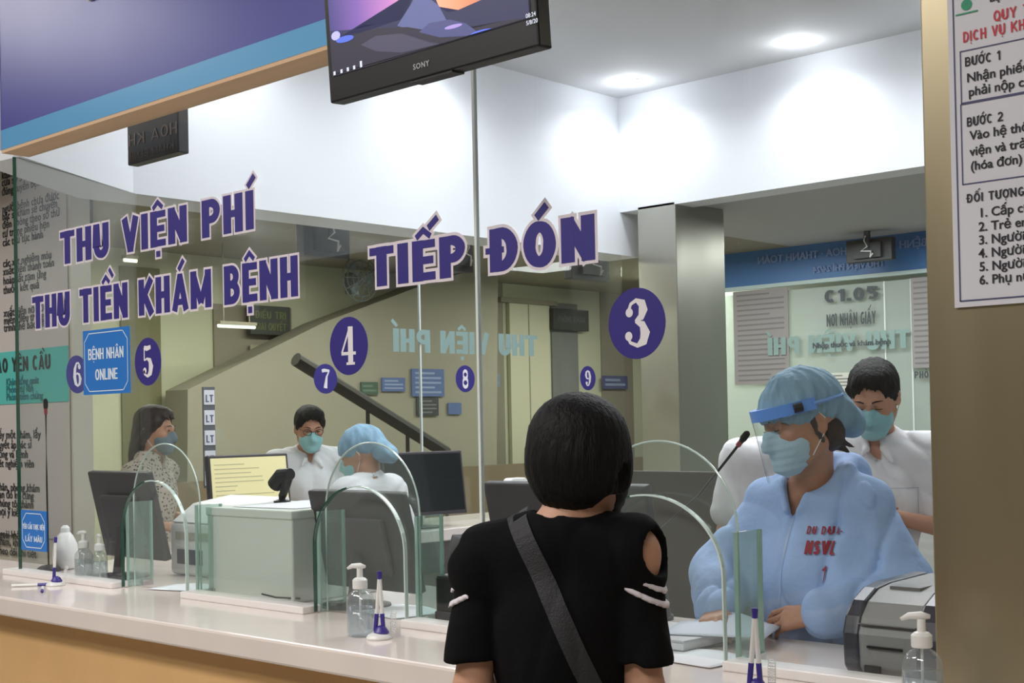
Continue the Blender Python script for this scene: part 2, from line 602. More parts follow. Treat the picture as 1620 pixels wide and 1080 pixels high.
class Fig:
    """a shared grid; every field on it is an array, so clothes can be grown from and trimmed against the body"""
    def __init__(s, lo, hi, h):
        s.lo, s.hi, s.h = np.array(lo, float), np.array(hi, float), h
        s.n = np.ceil((s.hi - s.lo) / h).astype(int) + 1
        s.R, s.t = np.eye(3), np.zeros(3)

    def new(s):
        return np.full(s.n, 0.12, np.float32)

    def frame(s, R=None, t=(0, 0, 0)):
        s.R = np.eye(3) if R is None else R
        s.t = np.array(t, float)

    def grid(s, lo=None, hi=None):
        if lo is None:
            a, b = np.zeros(3, int), s.n
        else:
            a = np.clip(np.floor((lo - s.lo) / s.h).astype(int), 0, s.n)
            b = np.clip(np.ceil((hi - s.lo) / s.h).astype(int) + 1, 0, s.n)
        ax = [(s.lo[i] + s.h * np.arange(a[i], b[i])).astype(np.float32) for i in range(3)]
        X, Y, Z = np.meshgrid(*ax, indexing='ij')
        return tuple(slice(a[i], b[i]) for i in range(3)), X, Y, Z

    def put(s, V, c, rad, fn, k, op):
        c = s.R @ np.array(c, float) + s.t
        pad = rad + max(k, 0) + 0.035
        sl, X, Y, Z = s.grid(c - pad, c + pad)
        if X.size == 0:
            return
        P = np.stack([X, Y, Z], -1) - s.t
        P = P @ s.R                     # world -> frame (R^T p)
        d = fn(P).astype(np.float32)
        A = V[sl]
        if op == 'cut':
            d = -d
            hh = np.maximum(k - np.abs(A - d), 0) / max(k, 1e-6)
            V[sl] = np.maximum(A, d) + hh * hh * k / 4
        else:
            hh = np.maximum(k - np.abs(A - d), 0) / max(k, 1e-6)
            V[sl] = np.minimum(A, d) - hh * hh * k / 4

    def cap(s, V, a, b, ra, rb, k=0.02, op='add', flat=None):
        a, b = np.array(a, float), np.array(b, float)
        c = (a + b) / 2
        L = np.linalg.norm(b - a)

        def fn(P):
            pa = P - a
            ba = b - a
            hh = np.clip((pa @ ba) / max(ba @ ba, 1e-9), 0, 1)
            q = pa - hh[..., None] * ba
            if flat is not None:            # squash along a direction
                f = np.array(flat[0], float)
                q = q + (q @ f)[..., None] * f * (flat[1] - 1)
            return np.linalg.norm(q, axis=-1) - (ra + (rb - ra) * hh)
        s.put(V, c, L / 2 + max(ra, rb), fn, k, op)

    def ell(s, V, c, r, k=0.02, op='add', e=(0, 0, 0)):
        c, r = np.array(c, float), np.array(r, float)
        Q = R3(e)

        def fn(P):
            q = (P - c) @ Q
            k0 = np.linalg.norm(q / r, axis=-1)
            k1 = np.linalg.norm(q / (r * r), axis=-1)
            return k0 * (k0 - 1) / np.maximum(k1, 1e-6)
        s.put(V, c, r.max(), fn, k, op)

    def box(s, V, c, r, rd=0.005, k=0.0, op='add', e=(0, 0, 0)):
        c, r = np.array(c, float), np.array(r, float)
        Q = R3(e)

        def fn(P):
            q = np.abs((P - c) @ Q) - (r - rd)
            return np.linalg.norm(np.maximum(q, 0), axis=-1) + np.minimum(q.max(-1), 0) - rd
        s.put(V, c, np.linalg.norm(r), fn, k, op)

    def half(s, n, p):
        """field of a half space (negative on the side -n)"""
        _, X, Y, Z = s.grid()
        n = s.R @ np.array(n, float)
        p = s.R @ np.array(p, float) + s.t
        return (X - p[0]) * n[0] + (Y - p[1]) * n[1] + (Z - p[2]) * n[2]

    def creases(s, V, amp, fx=22, fz=13, seed=0.0):
        """long soft-edged cloth creases"""
        _, X, Y, Z = s.grid()
        w1 = np.sin(Z * 7 + seed) + .7 * np.sin(X * 9 - Y * 12 + seed * 3)
        a = np.abs(np.sin(X * fx + Y * fx * .7 + w1 * 1.3 + Z * fz * .35 + seed))
        c = np.abs(np.sin(Z * fz * 1.6 + X * fx * .6 - Y * 10 + w1 * 1.6 + seed * 2))
        V += amp * ((1 - a) ** 3 * 1.6 + (1 - c) ** 4 * 1.2 - .5)

    def folds(s, V, amp, fx=38, fz=16, seed=0.0):
        _, X, Y, Z = s.grid()
        wob = np.sin(Z * 9 + seed) * 0.9 + np.sin(X * 13 + Y * 11 + seed * 2) * 0.8
        V += amp * (np.sin(X * fx + wob * 2 + Z * fz * .5) * np.cos(Y * fx * .8 - wob + Z * fz * .7) + 0.6 * np.sin(Z * fz * 2 + X * 17 - Y * 15 + wob * 2))

    def mesh(s, name, V, m, parent=None, thr=0.0):
        lo = None
        idx = np.argwhere(V < thr + s.h * 2)
        if len(idx) == 0:
            return None
        a = np.maximum(idx.min(0) - 2, 0)
        b = np.minimum(idx.max(0) + 3, s.n)
        W = V[a[0]:b[0], a[1]:b[1], a[2]:b[2]].copy() - thr
        # close the surface at the grid border
        W[0], W[-1], W[:, 0], W[:, -1], W[:, :, 0], W[:, :, -1] = (0.05,) * 6
        I = W < 0
        nx, ny, nz = W.shape
        cnt = np.zeros((nx - 1, ny - 1, nz - 1), np.int8)
        for dx in (0, 1):
            for dy in (0, 1):
                for dz in (0, 1):
                    cnt += I[dx:nx - 1 + dx, dy:ny - 1 + dy, dz:nz - 1 + dz]
        act = (cnt > 0) & (cnt < 8)
        vid = np.full(act.shape, -1, np.int32)
        cells = np.argwhere(act)
        vid[act] = np.arange(len(cells))
        acc = np.zeros((len(cells), 3))
        num = np.zeros(len(cells))
        cor = [(i, j, k) for i in (0, 1) for j in (0, 1) for k in (0, 1)]
        vals = {c: W[cells[:, 0] + c[0], cells[:, 1] + c[1], cells[:, 2] + c[2]] for c in cor}
        for c in cor:
            for ax in range(3):
                if c[ax]:
                    continue
                d = list(c)
                d[ax] = 1
                va, vb = vals[c], vals[tuple(d)]
                hit = (va < 0) != (vb < 0)
                t = np.where(hit, va / np.where(hit, va - vb, 1), 0)
                p = np.zeros((len(cells), 3)) + np.array(c)
                p[:, ax] += t
                acc[hit] += p[hit]
                num[hit] += 1
        co = (cells + acc / np.maximum(num, 1)[:, None] + a) * s.h + s.lo
        quads = []
        for ax in range(3):
            u, v = (ax + 1) % 3, (ax + 2) % 3
            sa = [slice(None)] * 3
            sb = [slice(None)] * 3
            sa[ax], sb[ax] = slice(0, -1), slice(1, None)
            ch = I[tuple(sa)] != I[tuple(sb)]
            e = np.argwhere(ch)
            e = e[(e[:, u] > 0) & (e[:, v] > 0) & (e[:, u] < W.shape[u] - 1) & (e[:, v] < W.shape[v] - 1)]
            ins = I[e[:, 0], e[:, 1], e[:, 2]]
            q = []
            for du, dv in ((0, 0), (-1, 0), (-1, -1), (0, -1)):
                f = e.copy()
                f[:, u] += du
                f[:, v] += dv
                q.append(vid[f[:, 0], f[:, 1], f[:, 2]])
            q = np.stack(q, 1)
            q[~ins] = q[~ins][:, ::-1]
            quads.append(q)
        q = np.concatenate(quads)
        q = q[(q >= 0).all(1)]
        me = bpy.data.meshes.new(name)
        me.vertices.add(len(co))
        me.vertices.foreach_set('co', co.astype(np.float32).ravel())
        me.loops.add(len(q) * 4)
        me.loops.foreach_set('vertex_index', q.astype(np.int32).ravel())
        me.polygons.add(len(q))
        me.polygons.foreach_set('loop_start', np.arange(0, len(q) * 4, 4, dtype=np.int32))
        me.polygons.foreach_set('use_smooth', np.ones(len(q), bool))
        me.update(calc_edges=True)
        me.validate()
        o = link(name, me, m, parent)
        sm = o.modifiers.new('relax', 'SMOOTH')
        sm.factor = 0.5
        sm.iterations = 2
        return o


def inter(*F):
    r = F[0]
    for f in F[1:]:
        r = np.maximum(r, f)
    return r


def bvh_of(o):
    me = o.data
    return BVHTree.FromPolygons([v.co.copy() for v in me.vertices], [tuple(p.vertices) for p in me.polygons])


def drape(ob, bvh, d, off=0.0015, reach=0.6):
    """lay a flat mesh on a surface along direction d (figure space)"""
    d = Vector(d).normalized()
    for v in ob.data.vertices:
        hit = bvh.ray_cast(v.co - d * reach, d, reach * 2.5)
        if hit[0] is not None:
            v.co = hit[0] - d * off


def skin_mat(name, rgb):
    m = mat(name, rgb, 0.52, var=0.10, scale=14, bump=0.08, bscale=160)
    p = m.node_tree.nodes['Principled BSDF']
    p.inputs['Subsurface Weight'].default_value = 0.08
    p.inputs['Subsurface Radius'].default_value = (0.012, 0.005, 0.003)
    return m


def head_field(F, V, R, t):
    """face toward -Y, origin between the ears"""
    F.frame(R, t)
    F.ell(V, (0, .014, .030), (.074, .092, .084), .02)
    F.ell(V, (0, -.026, -.030), (.062, .064, .074), .03)
    F.ell(V, (0, -.064, -.094), (.026, .022, .018), .03)
    for s in (-1, 1):
        F.cap(V, (s * .052, .012, -.055), (s * .018, -.066, -.096), .016, .014, .025)     # jaw line
        F.ell(V, (s * .040, -.062, -.018), (.020, .018, .016), .02)                        # cheek bone
        F.ell(V, (s * .031, -.094, .010), (.016, .012, .0095), .014, 'cut')                # eye hollow
        F.ell(V, (s * .031, -.079, .009), (.0125, .0115, .011), .002)                      # eyeball
        F.cap(V, (s * .018, -.089, .0165), (s * .044, -.078, .0155), .0042, .0038, .006)   # upper lid
        F.cap(V, (s * .014, -.091, .028), (s * .046, -.079, .029), .006, .005, .010)       # brow ridge
        F.ell(V, (s * .076, .012, -.004), (.008, .018, .030), .006, e=(0, 0, s * -22))     # ear
        F.ell(V, (s * .083, .006, -.001), (.005, .009, .016), .004, 'cut')
        F.ell(V, (s * .0095, -.104, -.030), (.0075, .009, .0065), .006)                    # nostril wing
    F.cap(V, (0, -.090, .018), (0, -.111, -.024), .0075, .0105, .012)
    F.cap(V, (-.018, -.091, -.060), (.018, -.091, -.060), .0055, .0055, .008)
    F.cap(V, (-.014, -.091, -.070), (.014, -.091, -.070), .006, .006, .008)
    F.frame()


def hand_field(F, V, wrist, direction, back, side, curl=(25, 30, 20), spread=4, scale=1.0, thumb=40):
    """palm from the wrist along direction; back = normal of the back of the hand; side = +1 when the thumb leaves on the side (direction x back)"""
    z = np.array(direction, float)
    z /= np.linalg.norm(z)
    y = np.array(back, float)
    y -= z * (y @ z)
    y /= np.linalg.norm(y)
    x = np.cross(z, y) * side
    W = np.array(wrist, float)
    S = scale
    P = lambda a, b, c: W + (x * a + y * b + z * c) * S
    F.cap(V, P(.012, 0, .0), P(.022, 0, .075), .021 * S, .016 * S, .012, flat=(y, 1.45))
    F.cap(V, P(-.010, 0, .0), P(-.022, 0, .072), .019 * S, .014 * S, .012, flat=(y, 1.4))
    F.cap(V, P(0, 0, .01), P(0, 0, .078), .020 * S, .016 * S, .012, flat=(y, 1.4))
    kn = [(.030, .082, .044, .027, .021, .0086), (.010, .088, .048, .031, .022, .0088), (-.010, .085, .045, .028, .021, .0084), (-.028, .076, .036, .021, .019, .0074)]
    for i, (kx, kz, l1, l2, l3, r) in enumerate(kn):
        p = np.array([kx, 0, kz])
        a = 0.0
        sp = math.radians((1.5 - i) * spread)
        F.cap(V, P(kx * .8, 0, kz * .7), P(kx, 0, kz), .010 * S, (r + .001) * S, .006)
        for j, l in enumerate((l1, l2, l3)):
            a += math.radians(curl[j] + (i - 1) * 3)
            q = p + np.array([math.sin(sp), -math.sin(a), math.cos(a)]) * l
            F.cap(V, P(*p), P(*q), (r - j * .0007) * S, (r - .0008 - j * .0007) * S, .003)
            p = q
    ta = math.radians(thumb)
    p0 = np.array([.020, -.004, .012])
    p1 = p0 + np.array([math.sin(ta), -.25, math.cos(ta)]) * .040
    p2 = p1 + np.array([math.sin(ta * .8), -.35, math.cos(ta * .8)]) * .032
    p3 = p2 + np.array([math.sin(ta * .4), -.35, math.cos(ta * .4)]) * .026
    F.cap(V, P(*p0), P(*p1), .013 * S, .0105 * S, .010)
    F.cap(V, P(*p1), P(*p2), .0105 * S, .0092 * S, .004)
    F.cap(V, P(*p2), P(*p3), .0092 * S, .0078 * S, .003)


def body_field(F, V, p):
    F.frame()
    sk = p.get('slim', 1.0)
    H = p['hip']
    C = p['chest']
    N = p['neck']
    F.ell(V, H, (.145 * sk, .095, .11), .04)
    F.cap(V, H, C, .10 * sk, .105 * sk, .05, flat=((0, 1, 0), 1.15))
    F.ell(V, C, (.140 * sk, .092, .14), .05)
    hd = np.array(p['head'])
    F.cap(V, N, hd + R3(p['rot']) @ np.array((0, .022, -.05)), .056 * sk ** .5, .050 * sk ** .5, .03)
    F.cap(V, p['sh'][0], p['sh'][1], .046, .046, .04)
    for i in (0, 1):
        S_, E, W_ = p['sh'][i], p['el'][i], p['wr'][i]
        F.cap(V, N, S_, .040, .042, .04)
        F.cap(V, S_, E, .045 * sk, .034, .03)
        F.cap(V, E, W_, .034, .023, .02)
        if 'hand' in p and p['hand'][i]:
            hand_field(F, V, W_, **p['hand'][i])
        hp = (H[0] + (.085 if i else -.085) * sk, H[1], H[2] - .06)
        kn = p.get('kn', [(-.10, -.02, .48), (.10, -.02, .48)])[i]
        an = p.get('an', [(-.10, .02, .09), (.10, .02, .09)])[i]
        F.cap(V, hp, kn, .078 * sk, .052, .03)
        F.cap(V, kn, an, .050, .034, .02)
        F.cap(V, (an[0], an[1] + .02, .035), (an[0], an[1] - .14, .025), .032, .026, .02)
    head_field(F, V, R3(p['rot']), p['head'])


def torso_cloth(F, V, p, e, sleeve=(.6, .01), waist=1.0):
    """shirt volume over the same joints; sleeve = (share of the upper arm covered, extra width); share > 1 runs down the forearm"""
    F.frame()
    sk = p.get('slim', 1.0)
    H, C, N = p['hip'], p['chest'], p['neck']
    F.ell(V, (H[0], H[1], H[2]), (.150 * sk * waist + e, .100 + e, .14), .05)
    F.cap(V, H, C, .108 * sk * waist + e, .112 * sk + e, .06, flat=((0, 1, 0), 1.12))
    F.ell(V, C, (.146 * sk + e, .096 + e, .15), .06)
    F.cap(V, p['sh'][0], p['sh'][1], .050 + e, .050 + e, .05)
    for i in (0, 1):
        S_, E, W_ = [np.array(q, float) for q in (p['sh'][i], p['el'][i], p['wr'][i])]
        F.cap(V, N, S_, .046 + e, .048 + e, .05)
        k, x = sleeve
        if k <= 1:
            F.cap(V, S_, S_ + (E - S_) * k, .050 * sk + e, .044 * sk + e + x, .035)
        else:
            F.cap(V, S_, E, .050 * sk + e, .042 + e + x, .035)
            F.cap(V, E, E + (W_ - E) * (k - 1), .042 + e + x, .032 + e + x * .6, .03)


def face_mask(F, body, p, m, parent, loops=True, size=1.0):
    """pleated surgical mask over nose and chin, with ear loops"""
    R, t = R3(p['rot']), p['head']
    F.frame(R, t)
    V = F.new()
    F.ell(V, (0, -.044, -.048), (.066 * size, .060, .062), .02)
    F.cap(V, (0, -.097, .004), (0, -.116, -.034), .011, .0135, .03)
    F.ell(V, (0, -.070, -.094), (.036, .034, .022), .03)
    V = inter(V, F.half((0, .16, 1), (0, -.1, .008)), F.half((0, 1, -.15), (0, -.022, -.05)), F.half((0, .2, -1), (0, -.05, -.124)))
    _, X, Y, Z = F.grid()
    q = np.stack([X, Y, Z], -1) - np.array(t)
    q = q @ R
    V = V + .0016 * np.sin(q[..., 2] * 330) * (np.abs(q[..., 0]) < .062)
    o = F.mesh('face_mask', V, m, parent)
    if loops:
        bm = bmesh.new()
        Rm, tv = Matrix(R.tolist()), Vector(t)
        for s in (-1, 1):
            tube(bm, [tv + Rm @ Vector(q_) for q_ in ((s * .058, -.035, -.018), (s * .072, -.012, .016), (s * .080, .012, .026), (s * .084, .024, .008), (s * .078, .016, -.028), (s * .060, -.022, -.078))], .0016, 6)
        bmobj('ear_loop', bm, mat('white_elastic', (225, 228, 230), .6), o)
    F.frame()
    return o


def eyes(p, parent, closed=False):
    R, t = Matrix(R3(p['rot']).tolist()), Vector(p['head'])
    for s in (-1, 1):
        bm = bmesh.new()
        if closed:
            tube(bm, [t + R @ Vector((s * .031 + a, -.0925 + abs(a) ** 1.5 * 2.4, .005 - (0.012 ** 2 - a * a) * 26 * .4)) for a in (-.012, -.006, 0, .006, .012)], .0014, 6)
        else:
            tube(bm, [t + R @ Vector((s * .031 + a, -.092 + abs(a) * .25, .0095)) for a in (-.010, -.005, 0, .005, .010)], [.001, .0025, .003, .0025, .001], 6)
        bmobj('eye', bm, mat('dark_eye', (30, 22, 20), .3), parent)
        bm = bmesh.new()
        tube(bm, [t + R @ Vector((s * x_, y_, z_)) for x_, y_, z_ in ((.013, -.0965, .029), (.028, -.094, .034), (.046, -.083, .031))], [.0022, .0026, .0012], 6)
        bmobj('eyebrow', bm, mat('black_hair', (22, 19, 20), .6), parent)


def strands(F, V, R, t, amp=.0012, f=55):
    _, X, Y, Z = F.grid()
    q = (np.stack([X, Y, Z], -1) - np.array(t)) @ R
    ang = np.arctan2(q[..., 0], q[..., 1] + .02)
    V += amp * np.sin(ang * f + np.sin(q[..., 2] * 60) * 1.2) + amp * .6 * np.sin(ang * f * 2.3 + q[..., 2] * 90)


def trousers(F, p, m, parent, e=.012):
    V = F.new()
    H = p['hip']
    F.ell(V, (H[0], H[1], H[2] - .02), (.158 * p.get('slim', 1), .108, .12), .04)
    for i in (0, 1):
        kn = p.get('kn', [(-.10, -.02, .48), (.10, -.02, .48)])[i]
        an = p.get('an', [(-.10, .02, .09), (.10, .02, .09)])[i]
        F.cap(V, (H[0] + (.085 if i else -.085), H[1], H[2] - .06), kn, .088 + e * .3, .060 + e, .03)
        F.cap(V, kn, an, .058 + e, .050 + e, .02)
    V = inter(V, F.half((0, 0, 1), (0, 0, H[2] + .06)), F.half((0, 0, -1), (0, 0, .07)))
    return F.mesh('trousers', V, m, parent)


def shoes(p, m, parent):
    for i in (0, 1):
        an = p.get('an', [(-.10, .02, .09), (.10, .02, .09)])[i]
        bm = bmesh.new()
        x, y = an[0], an[1]
        prof = [(y + .06, .0), (y + .065, .05), (y + .045, .095), (y - .02, .095), (y - .06, .07), (y - .15, .055), (y - .19, .03), (y - .185, 0)]
        prism(bm, prof, 'x', x - .045, x + .045)
        bmobj('shoe', bm, m, parent, bevel=.012, seg=3)


# ------------------------------------------------------------------ shared materials
HAIR = mat('black_hair', (11, 10, 11), 0.62, bump=.5, bscale=180, stretch=(1, 1, .15), spec=.22)
WHITE_SHIRT = mat('white_shirt_cloth', (226, 226, 230), .8, var=.04, scale=12, bump=.3, bscale=22)
BLACK_CLOTH = mat('black_jersey', (15, 15, 17), .95, bump=.3, bscale=30, spec=.15)
NAVY_CLOTH = mat('dark_trouser_cloth', (36, 37, 46), .9)
BLACK_SHOE = mat('black_shoe_leather', (18, 17, 17), .4)
MASK_BLUE = mat('mask_blue', (178, 208, 224), .8, bump=.2, bscale=300)
MASK_TEAL = mat('mask_teal', (150, 200, 206), .8, bump=.2, bscale=300)


def cap_nonwoven(name, rgb):
    m = mat(name, rgb, .7, var=.35, scale=26, bump=.5, bscale=45, stretch=(1, 1, .35))
    return m


CAPM = cap_nonwoven('blue_bouffant', (128, 164, 188))


def bouffant(F, R, t, parent, bun=True):
    F.frame(R, t)
    V = F.new()
    F.ell(V, (0, .020, .062), (.089, .108, .088), .02, e=(-8, 0, 0))
    F.ell(V, (0, -.02, .045), (.080, .085, .055), .03)
    if bun:
        F.ell(V, (0, .108, .000), (.058, .048, .056), .02)
        F.ell(V, (0, .140, -.026), (.044, .038, .044), .012)
    V = inter(V, F.half((0, -.44, -1), (0, -.10, .030)))
    _, X, Y, Z = F.grid()
    q = (np.stack([X, Y, Z], -1) - np.array(t)) @ R
    ang = np.arctan2(q[..., 0], q[..., 1] + .01)
    V += .0020 * np.sin(ang * 15 + q[..., 2] * 30) + .0015 * np.sin(ang * 31 - q[..., 2] * 55 + 1.5) + .0012 * np.sin(q[..., 1] * 90 + q[..., 2] * 60)
    o = F.mesh('hair_cap', V, CAPM, parent)
    F.frame()
    return o
# ================================================================== THE SETTING
WALL = mat('white_wall', (226, 229, 234), .7, var=.02, scale=3)
CEIL = mat('white_ceiling', (205, 206, 208), .8, var=.02, scale=2)
GREY_SOFFIT = mat('grey_soffit', (176, 178, 178), .7)
FLOOR = mat('grey_floor_tile', (150, 145, 136), .25, var=.08, scale=2)
TAN = mat('tan_laminate', (226, 182, 126), .55, var=.09, scale=5, bump=.06, bscale=40)
MARBLE = mat('cream_marble', (236, 224, 218), .16, var=.08, scale=5, coat=.3)
PLY = mat('plywood_edge', (214, 178, 142), .6, var=.1, scale=6, stretch=(.4, 6, 6))
HALLWALL = mat('hall_paint', (170, 165, 152), .8, var=.03, scale=2)
PALE_GREEN = mat('pale_green_paint', (196, 197, 168), .7, var=.03, scale=2)
TAUPE = mat('taupe_paint', (140, 134, 116), .75, var=.05, scale=2)
STEEL = mat('brushed_steel', (186, 174, 146), .34, metal=1.0, var=.10, scale=5, stretch=(1, 1, .25), bump=.05, bscale=4, rvar=.08)
GLASS = glass('sheet_glass')
GEDGE = mat('green_glass_edge', (146, 178, 166), .15, var=.1, scale=20, coat=.5)
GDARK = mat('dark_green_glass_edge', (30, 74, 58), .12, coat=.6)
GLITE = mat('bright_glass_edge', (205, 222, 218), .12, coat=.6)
WHITEPL = mat('white_plastic', (232, 232, 230), .35)
BLACKPL = mat('black_plastic', (20, 20, 22), .4)
DARKPL = mat('dark_grey_plastic', (62, 58, 62), .5, var=.04, scale=10)
CHROME = mat('chrome', (200, 200, 200), .15, metal=1)
PAPER = mat('white_paper', (232, 234, 240), .8)
INK = mat('black_ink', (38, 38, 44), .7)

XL, XR, YB = -5.35, 0.6, 4.38           # side glazing line, right wall, back bulkhead
ZC = 0.97                                # counter top
ZG = 2.60                                # underside of the header

struct('floor', (-11, -8, -.1), (3, 12, 0), FLOOR)
struct('ceiling', (XL - .27, 0.0, 3.63), (XR + .1, YB + .2, 3.73), CEIL)
tag(box('ceiling', (-11, -8, 3.95), (3, -.09, 4.05), CEIL), kind='structure')
tag(box('ceiling', (-11, -.09, 2.90), (XL - .27, 12, 3.0), TAUPE), kind='structure')
tag(box('ceiling', (XL - .27, YB + .2, 2.90), (3, 8.2, 3.0), GREY_SOFFIT), kind='structure')
struct('wall_hall_rear', (-11, -8.1, 0), (3, -8, 4), HALLWALL)
struct('wall_hall_right', (3, -8, 0), (3.1, 12, 4), HALLWALL)
struct('wall_hall_left', (-11.1, -8, 0), (-11, 12, 4), HALLWALL)
struct('wall_booth_right', (XR, .0, 0), (XR + .1, YB + .2, 3.63), WALL)
# white bulkheads above the glazing
struct('wall_side_bulkhead', (XL - .27, .78, ZG), (XL, YB + .2, 3.64), WALL)
struct('wall_back_bulkhead', (XL, YB, 2.88), (XR, YB + .2, 3.64), WALL)
bm = bmesh.new()
prism(bm, [(-4.90, 0.01), (XL, .78), (XL - .27, .78), (XL - .27, .66), (-5.16, -.02)], 'z', ZG, 3.64)
tag(bmobj('wall_corner_bulkhead', bm, WALL), kind='structure')
# front header carrying the blue board
struct('wall_front_header', (-4.86, -.08, ZG + .012), (XR, .02, 3.96), WALL)
hd = thing('header_signboard', 'glossy blue signboard with a light blue lower stripe above the counter glass', 'sign', (-3, -.085, 2.6))
box('board', (-1.84, -.012, .075), (3.5, 0, 1.32), mat('header_blue', (68, 70, 152), .34, var=.04, scale=1.5, rvar=.05), hd)
box('stripe', (-1.84, -.013, .0), (3.5, 0, .075), mat('header_light_blue', (98, 166, 214), .25, coat=.3), hd)
box('lower_edge', (-1.84, -.012, -.012), (3.5, .10, 0), PLY, hd)
box('end_trim', (-1.848, -.014, -.0), (-1.84, .0, 1.32), mat('silver_trim', (180, 184, 200), .4, metal=.6), hd)
p0 = on_y(143, 2, -.097)
bm = bmesh.new()
ribbon(bm, [(p0.x + 3 - .0, .93), (p0.x + 3.1, .93)], [.012, .012], M=FY(-.016), depth=.004)
bm.free()
box('raised_letter', (p0.x + 3, -.022, p0.z - 2.6), (p0.x + 3.105, -.012, p0.z - 2.48), mat('cream_letter', (230, 222, 205), .5), hd)
# counter base, marble ledge, white plinths
struct('wall_counter_front', (-6.2, -.31, 0), (XR, -.19, .905), TAN)
bm = bmesh.new()
prism(bm, [(-5.9, -.375), (XR, -.375), (XR, -.03), (-1.19, -.03), (-1.19, .42), (-2.08, .42), (-2.08, .56), (-2.75, .56), (-2.75, .66), (-5.22, .66), (-5.0, .25), (-5.9, .25)], 'z', .905, ZC)
cl = tag(bmobj('counter_ledge', bm, MARBLE, bevel=.008), 'long cream marble counter ledge running under the front glass', 'counter')
struct('wall_pillar', (-1.165, -.03, .97), (-.2, .5, 3.95), STEEL, bevel=.004)
struct('wall_steel_column', (-5.21, YB, 0), (-4.91, YB + .55, 2.9), mat('column_steel', (176, 174, 164), .36, metal=1.0, var=.08, scale=4, stretch=(1, 1, .25), rvar=.08), bevel=.006)

# ---- front glazing
ARCH = [(-3.985, .20), (-2.918, .20), (-1.885, .213)]


def arch_pts(cx, hw, z0, zs, zt, n=22):
    return [(cx - hw, z0)] + [(cx + hw * math.cos(PI - PI * i / n), zs + (zt - zs) * math.sin(PI * i / n)) for i in range(n + 1)] + [(cx + hw, z0)]


win = thing('window_1', None, None, (-4.9, 0, ZC))
win['kind'] = 'structure'
SEAM = on_y(755, 400, 0).x


def pane(x0, x1, arches, parent):
    """one sheet with arched cut-outs, built in upright strips"""
    lo, hi = ZC + .004, ZG + .012
    cols = [(x0, lo)]
    for cx, hw in arches:
        P = arch_pts(cx, hw, lo, 1.17, 1.352)
        cols += [(P[0][0], lo)] + P[1:-1] + [(P[-1][0], lo)]
    cols.append((x1, lo))
    bm = bmesh.new()
    V = [[bm.verts.new((x + 4.9, y, z - ZC)) for y in (-.005, .005) for z in (z0, hi)] for x, z0 in cols]
    for p, q in zip(V, V[1:]):
        if (p[0].co - q[0].co).length < 1e-6:
            continue
        if abs(p[0].co.x - q[0].co.x) > 1e-6:
            bm.faces.new((p[0], q[0], q[1], p[1]))
            bm.faces.new((p[2], p[3], q[3], q[2]))
            bm.faces.new((p[1], q[1], q[3], p[3]))
            bm.faces.new((p[0], p[2], q[2], q[0]))
    bm.faces.new((V[0][0], V[0][1], V[0][3], V[0][2]))
    bm.faces.new((V[-1][0], V[-1][2], V[-1][3], V[-1][1]))
    return bmobj('glass_pane', bm, GLASS, parent)


pane(-4.93, SEAM - .004, ARCH[:2], win)
pane(SEAM + .004, -1.165, ARCH[2:], win)
box('joint', (SEAM - .004 + 4.9, -.006, 0.004), (SEAM + .004 + 4.9, .006, ZG - ZC), mat('clear_silicone', (222, 230, 228), .3), win)
box('glass_edge', (-4.934 + 4.9, -.006, 0.004), (-4.928 + 4.9, .006, ZG - ZC), GDARK, win)
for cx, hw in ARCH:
    # polished edge of each cut-out: the left reveal reads dark green, the right one bright, a shaded and a lit tone painted into the materials
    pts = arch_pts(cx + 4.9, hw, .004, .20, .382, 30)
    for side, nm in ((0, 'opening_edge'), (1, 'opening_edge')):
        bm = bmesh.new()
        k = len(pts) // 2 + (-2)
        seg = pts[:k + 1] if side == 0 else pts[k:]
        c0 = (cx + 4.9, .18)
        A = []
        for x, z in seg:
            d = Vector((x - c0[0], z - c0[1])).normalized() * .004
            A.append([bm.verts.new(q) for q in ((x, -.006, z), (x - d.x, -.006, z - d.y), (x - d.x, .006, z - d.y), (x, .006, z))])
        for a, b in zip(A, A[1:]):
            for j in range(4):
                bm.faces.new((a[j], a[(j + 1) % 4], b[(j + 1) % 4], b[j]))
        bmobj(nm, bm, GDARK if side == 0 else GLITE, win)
# white plinth under the glass between the openings
edges = [-6.0] + [q for cx, hw in ARCH for q in (cx - hw - .01, cx + hw + .015)] + [-1.165]
for i in range(0, len(edges), 2):
    x0 = max(edges[i], -5.0)
    tag(box('trim_%d' % (i // 2 + 2), (x0, -.04, ZC), (edges[i + 1], .03, ZC + .022), mat('white_plinth', (238, 234, 232), .3), bevel=.003), kind='structure')

